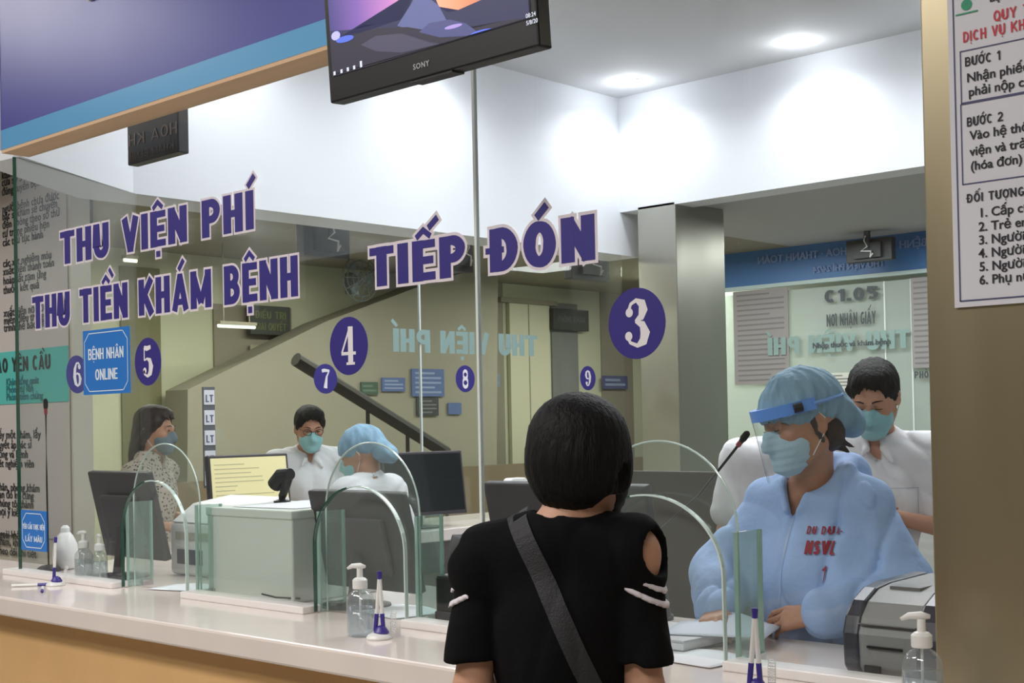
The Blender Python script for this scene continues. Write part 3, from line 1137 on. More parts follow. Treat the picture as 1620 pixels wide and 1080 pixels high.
FROST = glass('clear_acrylic', (.95, .97, .96), f0=.05, fog=.05)
FING = glass('green_fin_glass', (.80, .90, .86), f0=.06, fog=.16, fogcol=(.60, .74, .68))
names = ['window five', 'window four', 'window three']
for i, (cx, hw) in enumerate(ARCH):
    t = thing('sneeze_guard', 'arched clear acrylic guard with two green glass fins behind the counter opening under sticker %s' % ('five', 'four', 'three')[i], 'guard', (cx, .05, ZC), 0, 'arched guards at the counter openings')
    bm = bmesh.new()
    prism(bm, arch_pts(0, hw + .005, .002, .30, .505, 30), 'y', -.003, .003)
    bmesh.ops.triangulate(bm, faces=[f for f in bm.faces if len(f.verts) > 4])
    bmobj('arched_panel', bm, FROST, t)
    bm = bmesh.new()
    P = arch_pts(0, hw + .005, .002, .30, .505, 30)
    tube(bm, [(x, 0, z) for x, z in P], .0028, 6)
    bmobj('polished_rim', bm, GLITE, t)
    for s in (-1, 1):
        f = box('side_fin', (s * (hw + .014) - .005, -.02, .002), (s * (hw + .014) + .005, .075, .30), FING, t)
        box('fin_edge', (s * (hw + .014) - .0055, -.024, .002), (s * (hw + .014) + .0055, -.018, .30), GEDGE, f)
        box('fin_edge', (s * (hw + .014) - .0055, .072, .002), (s * (hw + .014) + .0055, .078, .30), GEDGE, f)
        box('fin_foot', (s * (hw + .014) - .014, .03, -.0), (s * (hw + .014) + .014, .07, .02), CHROME, f)

# ---- corner and side glazing
wc = thing('window_2', None, None, (-4.93, 0, ZC))
wc['kind'] = 'structure'
bm = bmesh.new()
prism(bm, [(0, 0), (-.42, .78), (-.41, .785), (.01, .006)], 'z', .0, ZG - ZC)
bmobj('glass_pane', bm, glass('corner_glass', rough=.25), wc)
struct('wall_corner_base', (-5.30, .30, 0), (-5.10, .50, .90), WALL)
ws = thing('window_3', None, None, (XL, .8, ZC))
ws['kind'] = 'structure'
for y0, y1 in ((.8, 2.55), (2.56, YB)):
    box('glass_pane', (-.005, y0 - .8, 0), (.005, y1 - .8, ZG - ZC), GLASS, ws)
box('joint', (-.006, 1.75, 0), (.006, 1.76, ZG - ZC), mat('clear_silicone', (222, 230, 228), .3), ws)
struct('wall_side_base', (XL - .06, .85, 0), (XL + .06, YB, .90), WALL)
tag(box('side_counter_ledge', (XL - .32, .82, .905), (XL + .35, YB, ZC), MARBLE, bevel=.006), 'cream marble ledge under the side glazing of windows six to nine', 'counter')

# ---- the hall seen through the side glazing
XF = -9.0
struct('wall_far_hall', (XF - .1, -2, 0), (XF, 10.8, 2.9), PALE_GREEN)


def panel_x(name, u0, u1, v0, v1, m, x=XF + .02, th=.03, kind='structure', **k):
    a, b = on_x(u0, v0, x), on_x(u1, v1, x)
    zz = sorted((max(a.z, 0), max(b.z, 0)))
    return box(name, (x - th, a.y, zz[0]), (x, b.y, zz[1]), m, **k)


for nm, u0, u1, v0, v1, m in (
        ('wall_far_pilaster', 338, 470, 480, 1000, TAUPE),
        ('wall_far_recess', 190, 262, 420, 1000, mat('olive_paint', (120, 118, 84), .8)),
        ('wall_far_column', 752, 806, 430, 1000, TAUPE),
        ('wall_far_grey_panel', 872, 924, 478, 1000, mat('grey_panel', (120, 122, 116), .6)),
        ('wall_far_taupe_panel', 950, 1010, 455, 1000, TAUPE)):
    tag(panel_x(nm, u0, u1, v0, v1, m), kind='structure')
dr = thing('door_1', None, None, on_x(812, 900, XF + .03))
dr['kind'] = 'structure'
a, b = on_x(808, 480, XF), on_x(870, 480, XF)
box('door_leaf', (-.02, 0, -dr.location.z), (.02, b.y - a.y, a.z - dr.location.z), mat('cream_door', (208, 206, 178), .5), dr)
box('door_gap', (.02, (b.y - a.y) * .46, -dr.location.z), (.024, (b.y - a.y) * .48, a.z - dr.location.z), TAUPE, dr)
box('door_head', (.0, -.15, a.z - dr.location.z), (.05, (b.y - a.y) + .1, a.z - dr.location.z + .05), TAUPE, dr)
# staircase flank and handrail
S = lambda u, v, x: (lambda p: (p.y, max(p.z, 0)))(on_x(u, v, x))
bm = bmesh.new()
prism(bm, [S(262, 618, -8.9), S(480, 512, -8.9), S(642, 452, -8.9), S(752, 420, -8.9), S(752, 1100, -8.9), S(262, 1100, -8.9)], 'x', -8.9, -8.6)
tag(bmobj('wall_stair_flank', bm, mat('stair_flank_grey', (150, 146, 128), .7, var=.03)), kind='structure')
hr = thing('stair_handrail', 'dark sloping stair handrail seen through the side glass beside sticker seven', 'handrail', on_x(700, 715, -7.4))
a, b = on_x(468, 568, -7.4), on_x(706, 716, -7.4)
bm = bmesh.new()
tube(bm, [a - hr.location, b - hr.location], .05, 10)
bmobj('rail', bm, mat('dark_rail', (46, 44, 38), .5), hr)
for k in (.45, .72, 1.0):
    p = a.lerp(b, k)
    bm = bmesh.new()
    tube(bm, [p - hr.location, Vector((p.x, p.y, 0)) - hr.location], .015, 8)
    bmobj('post', bm, mat('dark_rail', (46, 44, 38), .5), hr)
# wainscot-coloured low wall in the hall
struct('wall_far_dado', (-8.58, 3.0, 0), (-8.5, 9.6, 1.12), mat('brown_dado', (124, 108, 84), .6, var=.1))

# ---- the corridor and far counter seen through the opening in the back wall
YF = 7.0
struct('wall_far_back', (-8, 8.1, 0), (3, 8.2, 2.95), mat('far_pale', (196, 206, 194), .7))
struct('wall_far_counter_base', (-6.6, YF, 0), (-2.6, YF + .1, .95), GREY_SOFFIT)
fb = thing('far_signboard', 'blue signboard band above the far counter glass with faint lettering', 'sign', (-5.2, YF - .02, 2.615))
box('board', (-1.4, 0, 0), (2.4, .06, .285), mat('far_blue', (66, 116, 176), .4, var=.06, scale=2), fb)
box('frame_strip', (-1.4, -.004, -.03), (2.4, .06, 0), mat('pale_trim', (186, 206, 206), .4), fb)
txt('lettering', [(0, .17, .085, 'BỆNH VIỆN ĐA KHOA · THANH TOÁN'), (.35, .05, .07, 'THU VIỆN PHÍ 24/24')], mat('far_letter', (128, 150, 196), .6), fb, M=Matrix.Translation((-1.15, 0, 0)) @ FY(-.012) @ Matrix.Diagonal((-1, 1, 1, 1)) @ Matrix.Translation((-1.9, 0, 0)), bold=.002)
wf = thing('window_4', None, None, (-6.6, YF, .95))
wf['kind'] = 'structure'
box('glass_pane', (0, 0, 0), (4.0, .012, 1.6), glass('far_glass', (.88, .93, .91), f0=.02, gain=.4, rough=.35, fog=.28, fogcol=(.74, .80, .77)), wf)
for u in (1212, 1400, 1442):
    p = on_y(u, 500, YF)
    box('joint', (p.x + 6.6 - .006, -.004, 0), (p.x + 6.6 + .006, .014, 1.6), mat('clear_silicone', (222, 230, 228), .3), wf)


def on_board(name, label, cat, u0, v0, u1, v1, m, y, th=.006, group=None, lines=0, linem=None):
    a, b = on_y(u0, v0, y), on_y(u1, v1, y)
    t = thing(name, label, cat, (a.x, y, b.z), 0, group)
    box('sheet', (0, -th, 0), (b.x - a.x, 0, a.z - b.z), m, t)
    if lines:
        bm = bmesh.new()
        W_, H_ = b.x - a.x, a.z - b.z
        for i in range(lines):
            z = H_ * (1 - (i + .9) / (lines + .8))
            L = W_ * (.86 if i % 4 else .6)
            ribbon(bm, [(W_ * .07, z), (W_ * .07 + L, z)], [H_ / lines * .16] * 2, M=FY(-th - .001))
        bmobj('print', bm, linem or INK, t)
    return t


GP = mat('grey_notice', (150, 146, 146), .7)
GPL = mat('grey_print', (122, 120, 122), .7)
on_board('notice_sheet', 'large grey printed notice sheet on far counter glass beside the dark steel column', 'notice', 1160, 462, 1250, 606, GP, YF - .02, lines=18, linem=GPL)
on_board('notice_sheet', 'large grey printed notice sheet on far counter glass next to the front steel pillar', 'notice', 1441, 440, 1500, 580, GP, YF - .02, lines=16, linem=GPL)
on_board('notice_sheet', 'small pale printed sheet on far glass between the capped nurse and the standing man', 'notice', 1312, 590, 1345, 640, mat('pale_notice', (205, 208, 200), .7), YF - .02, lines=9, linem=GPL)
a, b = on_y(1150, 605, YF - .03), on_y(1178, 612, YF - .03)
NAVYV = mat('navy_vinyl', (52, 44, 128), .45)
DGV = mat('dark_grey_vinyl', (66, 74, 80), .5)


def vinyl(name, label, text, u0, u1, vb, vt, y, m, t=.2, x=None, gap=.1, parent=None, mirror=False, border=None, bgrow=.006, cat='lettering'):
    """block lettering on a pane; u/v give its ends, baseline and cap line"""
    if x is None:
        A, B = on_y(u0, vb[0], y), on_y(u1, vb[1], y)
        T = on_y(u1, vt, y)
        L0, L1, base, cap = A.x, B.x, (A.z + B.z) / 2, T.z - B.z
        o = thing(name, label, cat, (L0, y, base))
        M = FY(0)
    else:
        A, B = on_x(u0, vb[0], x), on_x(u1, vb[1], x)
        T = on_x(u1, vt, x)
        L0, L1, base, cap = A.y, B.y, (A.z + B.z) / 2, T.z - B.z
        o = thing(name, label, cat, (x, L0, base))
        M = FX(0)
    W_ = L1 - L0
    if mirror:
        M = M @ Matrix.Translation((W_, 0, 0)) @ Matrix.Diagonal((-1, 1, 1, 1))
    for wd, a_, b_ in words_of(text, 0, W_, t, gap):
        bm = bmesh.new()
        block_text(bm, wd, a_, b_, 0, cap, M, t=t, z=.0014, gap=gap)
        q = bmobj('word', bm, m, o)
        if border is not None:
            bm = bmesh.new()
            block_text(bm, wd, a_, b_, 0, cap, M, t=t, grow=bgrow, z=.0004, gap=gap, depth=.0003)
            bmobj('word_border', bm, border, q)
    return o


vinyl('glass_lettering', 'dark grey room number lettering high on the far counter glass', 'C1.05', 1304, 1390, (479, 472), 452, YF - .03, mat('dark_grey_vinyl', (66, 74, 80), .5), t=.24)
vinyl('glass_lettering', 'narrow dark lettering under the room number on the far counter glass', 'NƠI NHẬN GIẤY', 1308, 1386, (516, 512), 492, YF - .03, DGV, t=.2, gap=.08)
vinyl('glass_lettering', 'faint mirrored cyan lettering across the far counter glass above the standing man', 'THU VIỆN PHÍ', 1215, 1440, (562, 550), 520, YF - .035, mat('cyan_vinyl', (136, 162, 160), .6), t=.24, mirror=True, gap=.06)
vinyl('glass_lettering', 'small dark lettering beside the man near the front steel pillar', 'PHÒNG', 1447, 1486, (598, 597), 586, YF - .03, DGV, t=.22)
a = on_y(1285, 551, YF - .04)
t = thing('glass_lettering', 'tiny dark line of lettering just above the standing man on far glass', 'lettering', a)
txt('letters', [(0, 0, .062, 'Nhập thuốc và khám bệnh')], DGV, t, M=FY(0), bold=.002)

# ================================================================== LETTERING ON THE FRONT GLASS
PINK = mat('pale_border_vinyl', (226, 216, 224), .5)
vinyl('glass_lettering', 'bold navy lettering with pale border, top line at the header end of the front glass', 'THU VIỆN PHÍ', 96, 402, (414, 368), 306, -.006, NAVYV, t=.24, gap=.09, border=PINK, bgrow=.0075)
vinyl('glass_lettering', 'bold navy lettering with pale border, long line above stickers five and six', 'THU TIỀN KHÁM BỆNH', 52, 472, (519, 470), 405, -.006, NAVYV, t=.24, gap=.09, border=PINK, bgrow=.0075)
vinyl('glass_lettering', 'largest navy lettering with pale border crossing the glass joint above stickers four and three', 'TIẾP ĐÓN', 586, 942, (456, 409), 336, -.006, NAVYV, t=.255, gap=.10, border=PINK, bgrow=.0085)
disc_sticker('3', FY(-.0065) @ Matrix.Translation((-1.897, 1.753, 0)), .084, 'navy oval sticker with a white 3 above the nurse counter opening')
disc_sticker('4', FY(-.0065) @ Matrix.Translation((-2.937, 1.755, 0)), .084, 'navy oval sticker with a white 4 on the middle of front glass')
disc_sticker('5', FY(-.0065) @ Matrix.Translation((-3.992, 1.757, 0)), .082, 'navy oval sticker with a white 5 beside the blue square sign')
D6 = Matrix.Translation((-5.04, .20, 1.752)) @ Matrix.Rotation(math.radians(-61), 4, 'Z') @ Matrix.Rotation(PI, 4, 'Z') @ FY(-.02)
p = on_y(122, 592, .22)
D6 = Matrix.Translation(p) @ Matrix.Rotation(math.radians(118.3), 4, 'Z') @ FY(-.0)
disc_sticker('6', D6, .076, 'narrow looking navy sticker with a white 6 on the angled corner glass')
for dgt, u, v, lb in (('7', 515, 599, 'small navy sticker with a white 7 on side glass at the top of the handrail'), ('8', 736, 599, 'small navy sticker with a white 8 on side glass beside the front glass joint'), ('9', 930, 598, 'small navy sticker with a white 9 on side glass above the black haired woman')):
    p = on_x(u, v, XL + .008)
    disc_sticker(dgt, Matrix.Translation(p) @ FX(0), .077, lb, 'round number stickers on the side glass')
p = on_y(1385, 583, YF - .04)
disc_sticker('8', Matrix.Translation(p) @ FY(0), .088, 'navy round sticker peeking out above the head of the man', 'round number stickers on the far glass')
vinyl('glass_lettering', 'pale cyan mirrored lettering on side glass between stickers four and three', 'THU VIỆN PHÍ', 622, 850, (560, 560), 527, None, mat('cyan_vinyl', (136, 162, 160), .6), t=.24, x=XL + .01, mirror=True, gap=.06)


def blue_sign(label, u0, v0, u1, v1, y, rows, rgb=(40, 118, 202)):
    a, b = on_y(u0, v0, y), on_y(u1, v1, y)
    W_, H_ = b.x - a.x, a.z - b.z
    t = thing('blue_notice', label, 'sign', (a.x, y, b.z))
    box('plate', (0, -.003, 0), (W_, 0, H_), mat('sign_blue', rgb, .4), t)
    bm = bmesh.new()
    q, c = .012, .03
    P = [(q + c, q), (W_ - q - c, q), (W_ - q, q + c), (W_ - q, H_ - q - c), (W_ - q - c, H_ - q), (q + c, H_ - q), (q, H_ - q - c), (q, q + c), (q + c, q)]
    for i in range(8):
        ribbon(bm, [P[i], P[i + 1]], [.0016, .0016], ext=.0008, M=FY(-.0036))
    bmobj('line_border', bm, mat('sign_white', (225, 235, 245), .5), t)
    for s_, x0, x1, z0, cap in rows:
        word_parts('word', s_, W_ * x0, W_ * x1, H_ * z0, H_ * cap, FY(-.003), mat('sign_white', (225, 235, 245), .5), t, t=.17, z=.001, gap=.08)
    return t


blue_sign('blue square sign with a white line border between stickers six and five', 132, 524, 207, 621, -.007, [('BỆNH NHÂN', .12, .88, .54, .17), ('ONLINE', .27, .75, .22, .17)])
blue_sign('small blue notice low on the glass near the gooseneck microphone', 34, 806, 75, 873, -.007, [('YÊU CẦU THỰC HIỆN', .08, .94, .53, .13), ('LẤY MẪU', .18, .84, .22, .14)])

# notices on the stair flank
XN = -8.59
def notice_x(label, u0, v0, u1, v1, m, lines=0, linem=None, x=XN):
    a, b = on_x(u0, v0, x), on_x(u1, v1, x)
    t = thing('wall_notice', label, 'notice', (x, a.y, b.z))
    W_, H_ = b.y - a.y, a.z - b.z
    box('sheet', (0, 0, 0), (.01, W_, H_), m, t)
    if lines:
        bm = bmesh.new()
        for i in range(lines):
            z = H_ * (1 - (i + .9) / (lines + .8))
            ribbon(bm, [(W_ * .1, z), (W_ * (.9 if i % 3 else .7), z)], [H_ / lines * .18] * 2, M=FX(.011))
        bmobj('print', bm, linem or PAPER, t)
    return t


BN = mat('notice_blue', (84, 104, 150), .6)
BNL = mat('notice_light', (140, 156, 188), .6)
notice_x('small dark green notice on the stair wall above the capped clerk', 570, 604, 597, 624, mat('notice_green', (66, 88, 76), .6), 2, mat('notice_greenl', (96, 120, 104), .6))
notice_x('wide blue notice on stair wall between the green one and the big blue one', 603, 597, 640, 619, BN, 3, BNL)
notice_x('biggest blue notice on the stair wall with rows of pale print', 650, 583, 702, 627, BN, 5, BNL)
notice_x('dark notice hanging under the biggest blue one', 658, 629, 693, 657, mat('notice_dark', (58, 60, 62), .6), 4, mat('notice_gl', (110, 114, 112), .6))
notice_x('smallest blue square notice on stair wall below sticker eight', 708, 637, 729, 655, BN)
notice_x('faint blue paired notice beyond the glass joint beside sticker eight', 772, 590, 790, 612, mat('notice_faint', (130, 142, 158), .6), 2, BNL, x=XF + .05)
notice_x('wide navy plate beside sticker nine above the woman', 952, 594, 992, 615, mat('plate_navy', (74, 78, 122), .5), 2, BNL, x=XF + .05)
t_ = notice_x('pale printed poster with three red seals on the far pilaster', 395, 545, 462, 640, mat('pale_poster', (160, 156, 132), .7), 9, mat('poster_print', (138, 134, 114), .7), x=XF + .05)
for k in range(3):
    t_ = bpy.context.scene.objects[t_.name]
    bm = bmesh.new()
    lathe(bm, [(.04, 0), (.04, .004)], 16)
    o = bmobj('red_seal', bm, mat('seal_red', (132, 88, 72), .7), t_)
    o.rotation_euler = (0, PI / 2, 0)
    o.location = (.012, .1 + .14 * k, .12)


def led_sign(label, x, u0, v0, u1, v1, rows, rgb=(150, 160, 80)):
    a, b = on_x(u0, v0, x), on_x(u1, v1, x)
    W_, H_ = b.y - a.y, a.z - b.z
    t = thing('led_sign', label, 'sign', (x, a.y, b.z))
    box('case', (-.06, 0, 0), (0, W_, H_), mat('led_case', (52, 56, 48), .5), t, bevel=.005)
    for s_, z0, cap in rows:
        word_parts('word', s_, W_ * .12, W_ * .88, H_ * z0, H_ * cap, FX(0), mat('led_' + str(rgb[0]), rgb, .6), t, t=.16, z=.002, gap=.12)
    return t


led_sign('dark display board with greenish two-line characters on the far pilaster', XF + .12, 396, 482, 460, 531, [('ĐIỀU TRỊ', .56, .25), ('GIẢI QUYẾT', .16, .25)], (104, 112, 62))
led_sign('grey display board on the grey panel above sticker nine', XF + .1, 876, 487, 932, 524, [('PHÒNG KHÁM', .36, .3)], (96, 100, 98))
# tube lamp in the hall
for u0, u1, v in ((345, 403, 515), (196, 216, 411)):
    a, b = on_x(u0, v, -8.3), on_x(u1, v, -8.3)
    t = thing('tube_light', 'short glowing tube lamp %s' % ('beside the green lettered display board' if u0 > 300 else 'seen between the two lettering lines near the side glass start'), 'lamp', (-8.3, a.y, a.z))
    bm = bmesh.new()
    tube(bm, [(0, 0, 0), (0, b.y - a.y, 0)], .014, 8)
    for q in (.15, .85):
        box('hanging_rod', (-.004, (b.y - a.y) * q - .004, .03), (.004, (b.y - a.y) * q + .004, max(.05, 2.9 - a.z)), TAUPE, t)
    bmobj('tube', bm, mat('tube_glow', (235, 240, 225), .5, emit=1.2), t)
    box('batten', (-.03, 0, .012), (.03, b.y - a.y, .035), TAUPE, t)

# ================================================================== POSTERS
# poster board of the side hall, beyond the end of the front glass
YP = .62
a0, a1 = on_y(-60, 640, YP), on_y(112, 640, YP)
struct('wall_poster_board', (a0.x - .6, YP, 0), (a1.x + .02, YP + .1, 2.9), mat('board_paint', (196, 190, 176), .7))
pb = thing('information_poster', 'tall grey information poster with black paragraphs beyond the glass edge', 'poster', (a0.x, YP - .004, 0))
PW = a1.x - a0.x
box('sheet', (0, -.004, 1.02), (PW, 0, 2.88), mat('poster_grey', (196, 188, 184), .7), pb)
L = []
para = [('ngoại trú theo quy định', 'khám bệnh nộp phí tại', 'cửa số 5 và cửa số 6', 'đúng tuyến bệnh'),
        ('người bệnh chưa được', 'bác sĩ khám sẽ chuyển', 'đến phòng theo số thứ', 'tự trong phiếu hẹn', 'các thủ tục hành'),
        ('các xét nghiệm máu', 'xuất viện thanh toán', 'hoàn tất tạm ứng', 'thuốc, kết quả'),
        ('xuất viện nộp đủ giấy', 'miễn điều trị ngoại', 'trình thẻ bảo hiểm')]
v_ = 255
vs_ = [[255, 269, 281, 296], [324, 336, 350, 364, 378], [412, 425, 440, 455], [492, 504, 516]]
for grp, vv in zip(para, vs_):
    for s_, v0 in zip(grp, vv):
        z = on_y(40, v0 + 5, YP).z
        L.append((PW - .62, z, .056, s_))
for s_, v0 in (('Lấy một khám, lấy', 688), ('huyết áp bác sĩ', 704), ('hồng và bệnh', 719), ('xét nghiệm viên', 734), ('nhân, phòng khám', 772), ('van đo kế cũng', 784), ('chúng tôi thành', 798), ('mọi ý kiến', 812), ('ngoài khẩu trang', 848), ('khám, khám', 860), ('theo dõi chi tiết', 875)):
    z = on_y(40, v0 + 5, YP).z
    L.append((PW - .72, z, .056, s_))
txt('print', L, mat('black_ink', (38, 38, 44), .7), pb, M=FY(-.006), bold=.0015, spacing=1.05)
tb = on_y(0, 558, YP).z
te = on_y(0, 640, YP).z
box('teal_band', (0, -.007, te), (PW, -.004, tb), mat('teal_print', (84, 186, 178), .6), pb)
word_parts('heading', 'ĐẢM BẢO YÊN CẦU', PW - .98, PW - .16, on_y(0, 590, YP).z, .07, FY(-.008), INK, pb, t=.19, z=.002, gap=.12)
txt('teal_print_lines', [(PW - .6, on_y(40, v0, YP).z, .05, s_) for s_, v0 in (('Khám tổng quát', 608), ('Phòng tư vấn', 620), ('Phòng tiêm chủng', 632))], mat('teal_ink', (30, 110, 120), .6), pb, M=FY(-.009), bold=.001)
tu = on_y(0, 180, YP).z
tt = on_y(0, 60, YP).z
box('green_band', (0, -.007, tu), (PW, -.004, min(tt, 2.86)), mat('green_print', (56, 150, 122), .6), pb)
word_parts('upper_heading', 'DỊCH VỤ', PW - .98, PW - .50, on_y(0, 135, YP).z, .09, FY(-.008), INK, pb, t=.2, z=.002)

# poster on the steel pillar: spans past the frame, as wide as its text
YQ = -.034
a = on_y(1501, 83, YQ)
b = on_y(1511, 487, YQ)
PX, PZ = (a.x + b.x) / 2, b.z
sp = thing('procedure_poster', 'white framed printed procedure poster taped to the front steel pillar', 'poster', (PX, YQ, PZ))
PH = on_y(1500, -60, YQ).z - PZ
box('sheet', (0, -.002, 0), (.42, 0, PH), mat('poster_white', (214, 213, 222), .6), sp)
zz = lambda u, v: on_y(u, v, YQ).z - PZ
xx = lambda u, v: on_y(u, v, YQ).x - PX
bm = bmesh.new()
M_ = FY(-.003)


def rectline(x0, z0, x1, z1, wd=.0012):
    for p, q in (((x0, z0), (x1, z0)), ((x1, z0), (x1, z1)), ((x1, z1), (x0, z1)), ((x0, z1), (x0, z0))):
        ribbon(bm, [p, q], [wd, wd], ext=wd * .5, M=M_)


rectline(.012, .012, .408, PH - .01, .0014)
rectline(xx(1522, 160), zz(1522, 164), .385, zz(1518, 83))
rectline(xx(1524, 290), zz(1526, 292), .385, zz(1522, 166))
bmobj('ruled_frame', bm, mat('poster_rule', (70, 72, 110), .6), sp)
LN = []
for s_, u, v, sz in (('Nhận phiếu khám bệnh và', 1530, 131, .0245), ('phải nộp của người bệnh', 1533, 153, .0245),
                     ('Vào hệ thống khám, nằm', 1535, 222, .0245), ('viện và trả kết quả', 1535, 247, .0245), ('(hóa đơn)', 1536, 270, .0245),
                     ('1. Cấp cứu', 1549, 344, .0245), ('2. Trẻ em dưới 6 tuổi', 1549, 366, .0245), ('3. Người khuyết tật nặng', 1549, 387, .0245), ('4. Người từ đủ 80 tuổi', 1549, 408, .0245), ('5. Người có công với', 1550, 429, .0245), ('6. Phụ nữ có thai', 1550, 450, .0245)):
    LN.append((xx(u, v) , zz(u, v), sz, s_))
txt('print', LN, INK, sp, M=FY(-.0034), bold=.0004)
def heads(name, rows, m):
    for s_, u, v, x1, cap in rows:
        word_parts(name, s_, xx(u, v), x1, zz(u, v), cap, FY(-.0028), m, sp, t=.17, z=.001, gap=.13, depth=.0004)


heads('heading', [('BƯỚC 1', 1528, 106, xx(1584, 95), .0175), ('BƯỚC 2', 1531, 201, xx(1588, 192), .0175), ('ĐỐI TƯỢNG ƯU TIÊN', 1531, 321, xx(1531, 321) + .20, .0165)], INK)
heads('red_heading', [('QUY TRÌNH', 1573, 35, xx(1573, 35) + .12, .020), ('DỊCH VỤ KHÁM BỆNH', 1525, 68, xx(1525, 68) + .215, .020)], mat('red_print', (196, 50, 66), .6))
bm = bmesh.new()
c_ = (xx(1530, 8), zz(1530, 8))
ribbon(bm, arc(c_[0], c_[1], .006, .006, 0, 360, 20), [.0045] * 21, M=FY(-.0036))
ribbon(bm, [(c_[0] - .022, c_[1] - .016), (c_[0] + .022, c_[1] - .016)], [.0014] * 2, M=FY(-.0036))
bmobj('emblem', bm, mat('emblem_green', (44, 150, 110), .6), sp)
txt('small_heading', [(xx(1566, 4), zz(1566, 4), .02, 'BỆNH VIỆN')], INK, sp, M=FY(-.0036), bold=.0006)
# ================================================================== OBJECTS
def on_z(u, v, z):
    d = ray(u, v)
    return CAM + d * ((z - CAM.z) / d.z)


def emis(name, rgb, s=1.0):
    return mat(name, rgb, .4, emit=s)


# ---- the screen hung above the counter
YT = -.40
A, B = on_y(522, 158, YT), on_y(853, 80, YT)
TW = B.x - A.x
tv = thing('hanging_monitor', 'wide black flat screen showing a purple mountain dusk hung before the signboard', 'screen', (A.x, YT, (A.z + B.z) / 2))
tv.rotation_euler = (math.radians(3.5), 0, 0)
THH = .47
box('case', (0, .0, 0), (TW, .045, THH), BLACKPL, tv, bevel=.005)
bm = bmesh.new()
prism(bm, [(.045, .02), (.045, THH - .02), (.10, THH - .10), (.10, .12)], 'x', .05, TW - .05)
bmobj('rear_housing', bm, BLACKPL, tv, bevel=.01)
box('screen', (.018, -.0015, .062), (TW - .018, 0.0, THH - .018), emis('screen_dark', (40, 39, 50), .6), tv)
LO, HI_, LE, RI = .064, THH - .02, .02, TW - .02


def SX(u, v):
    p_ = on_y(u, v, YT)
    return (min(max(p_.x - A.x, LE), RI), min(max(p_.z - tv.location.z, LO), HI_))


def poly(name, pts, m, parent, M, z):
    bm = bmesh.new()
    bm.faces.new([bm.verts.new(M @ Vector((p[0], p[1], z))) for p in pts])
    bmesh.ops.triangulate(bm, faces=bm.faces)
    return bmobj(name, bm, m, parent)


def sky_mat():
    m = mat('screen_dusk', (120, 90, 150), .4, emit=1)
    nt = m.node_tree
    p = nt.nodes['Principled BSDF']
    tc = nt.nodes.new('ShaderNodeTexCoord')
    sp_ = nt.nodes.new('ShaderNodeSeparateXYZ')
    nt.links.new(tc.outputs['Generated'], sp_.inputs[0])
    cr = nt.nodes.new('ShaderNodeValToRGB')
    e = cr.color_ramp.elements
    e[0].position, e[0].color = 0.0, srgb(60, 56, 110)
    e[1].position, e[1].color = 1.0, srgb(60, 54, 96)
    for pos, c in ((.16, (108, 80, 150)), (.34, (170, 112, 172)), (.55, (226, 158, 128)), (.72, (206, 128, 96))):
        q = e.new(pos)
        q.color = srgb(*c)
    nt.links.new(sp_.outputs['X'], cr.inputs[0])
    nt.links.new(cr.outputs[0], p.inputs['Emission Color'])
    nt.links.new(cr.outputs[0], p.inputs['Base Color'])
    return m


MT = FY(0)
poly('screen_sky', [(LE, .12), (RI, .12), (RI, HI_), (LE, HI_)], sky_mat(), tv, MT, .002)
up = lambda pts: [SX(*q) for q in pts]
poly('screen_mountains', up([(525, 70), (525, 52), (533, 50), (567, 48), (580, 41), (600, 40), (618, 34), (640, 32), (652, 14), (664, -14), (676, -34), (690, -16), (700, 12), (713, 21), (730, 17), (745, 12), (767, 1), (800, -20), (830, -34), (862, -48), (862, 60), (700, 95)]), emis('screen_ridge', (42, 44, 76), .85), tv, MT, .0025)
poly('screen_peak', up([(634, 42), (656, 10), (667, -10), (678, -24), (682, -4), (700, 10), (708, 26), (716, 44), (690, 52), (660, 50)]), emis('screen_peak_blue', (86, 92, 136), .85), tv, MT, .003)
poly('screen_foreground', up([(524, 120), (524, 62), (560, 58), (600, 46), (650, 44), (700, 52), (760, 44), (800, 34), (862, 30), (862, 75), (700, 110)]), emis('screen_slope', (42, 40, 54), .85), tv, MT, .0032)
poly('screen_mist', up([(576, 72), (600, 58), (640, 54), (690, 70), (700, 80), (640, 84), (600, 82)]), emis('screen_mist_grey', (66, 64, 84), .85), tv, MT, .0036)
poly('screen_rocks', up([(668, 52), (684, 38), (716, 32), (742, 38), (760, 52), (742, 62), (700, 60)]), emis('screen_rocks_blue', (70, 74, 118), .85), tv, MT, .0037)
for u, v, ru, rv, c in ((538, 58, 7, 7, (160, 158, 240)), (552, 63, 14, 5, (74, 96, 190)), (766, 52, 18, 4, (86, 104, 214)), (722, 43, 14, 3, (150, 130, 190))):
    poly('screen_light', up([(u + ru * math.cos(q), v - (ru * math.cos(q)) * .25 + rv * math.sin(q)) for q in [2 * PI * i / 18 for i in range(18)]]), emis('screen_l%d' % c[0], c, 1.0), tv, MT, .004)
for u, v in ((532, 135), (543, 133), (553, 129), (563, 126), (574, 123)):
    x, z = SX(u, v)
    poly('screen_icon', [(x, z), (x + .008, z), (x + .008, z + .009 + .006 * (u > 570)), (x, z + .009 + .006 * (u > 570))], emis('screen_icon_white', (190, 196, 210), .8), tv, MT, .004)
x, z = SX(836, 46)
txt('screen_clock', [(x, z, .013, '08:24'), (x, z - .015, .013, '5/8/20')], emis('screen_icon_white', (190, 196, 210), .8), tv, M=FY(-.004))
txt('bezel_mark', [(TW * .44, .024, .018, 'SONY')], mat('bezel_grey', (170, 170, 176), .4), tv, M=FY(-.0012), spacing=1.2, bold=.0005)
box('sensor_bar', (TW * .42, .0, -.004), (TW * .62, .04, 0), mat('bezel_dark', (34, 34, 38), .5), tv)
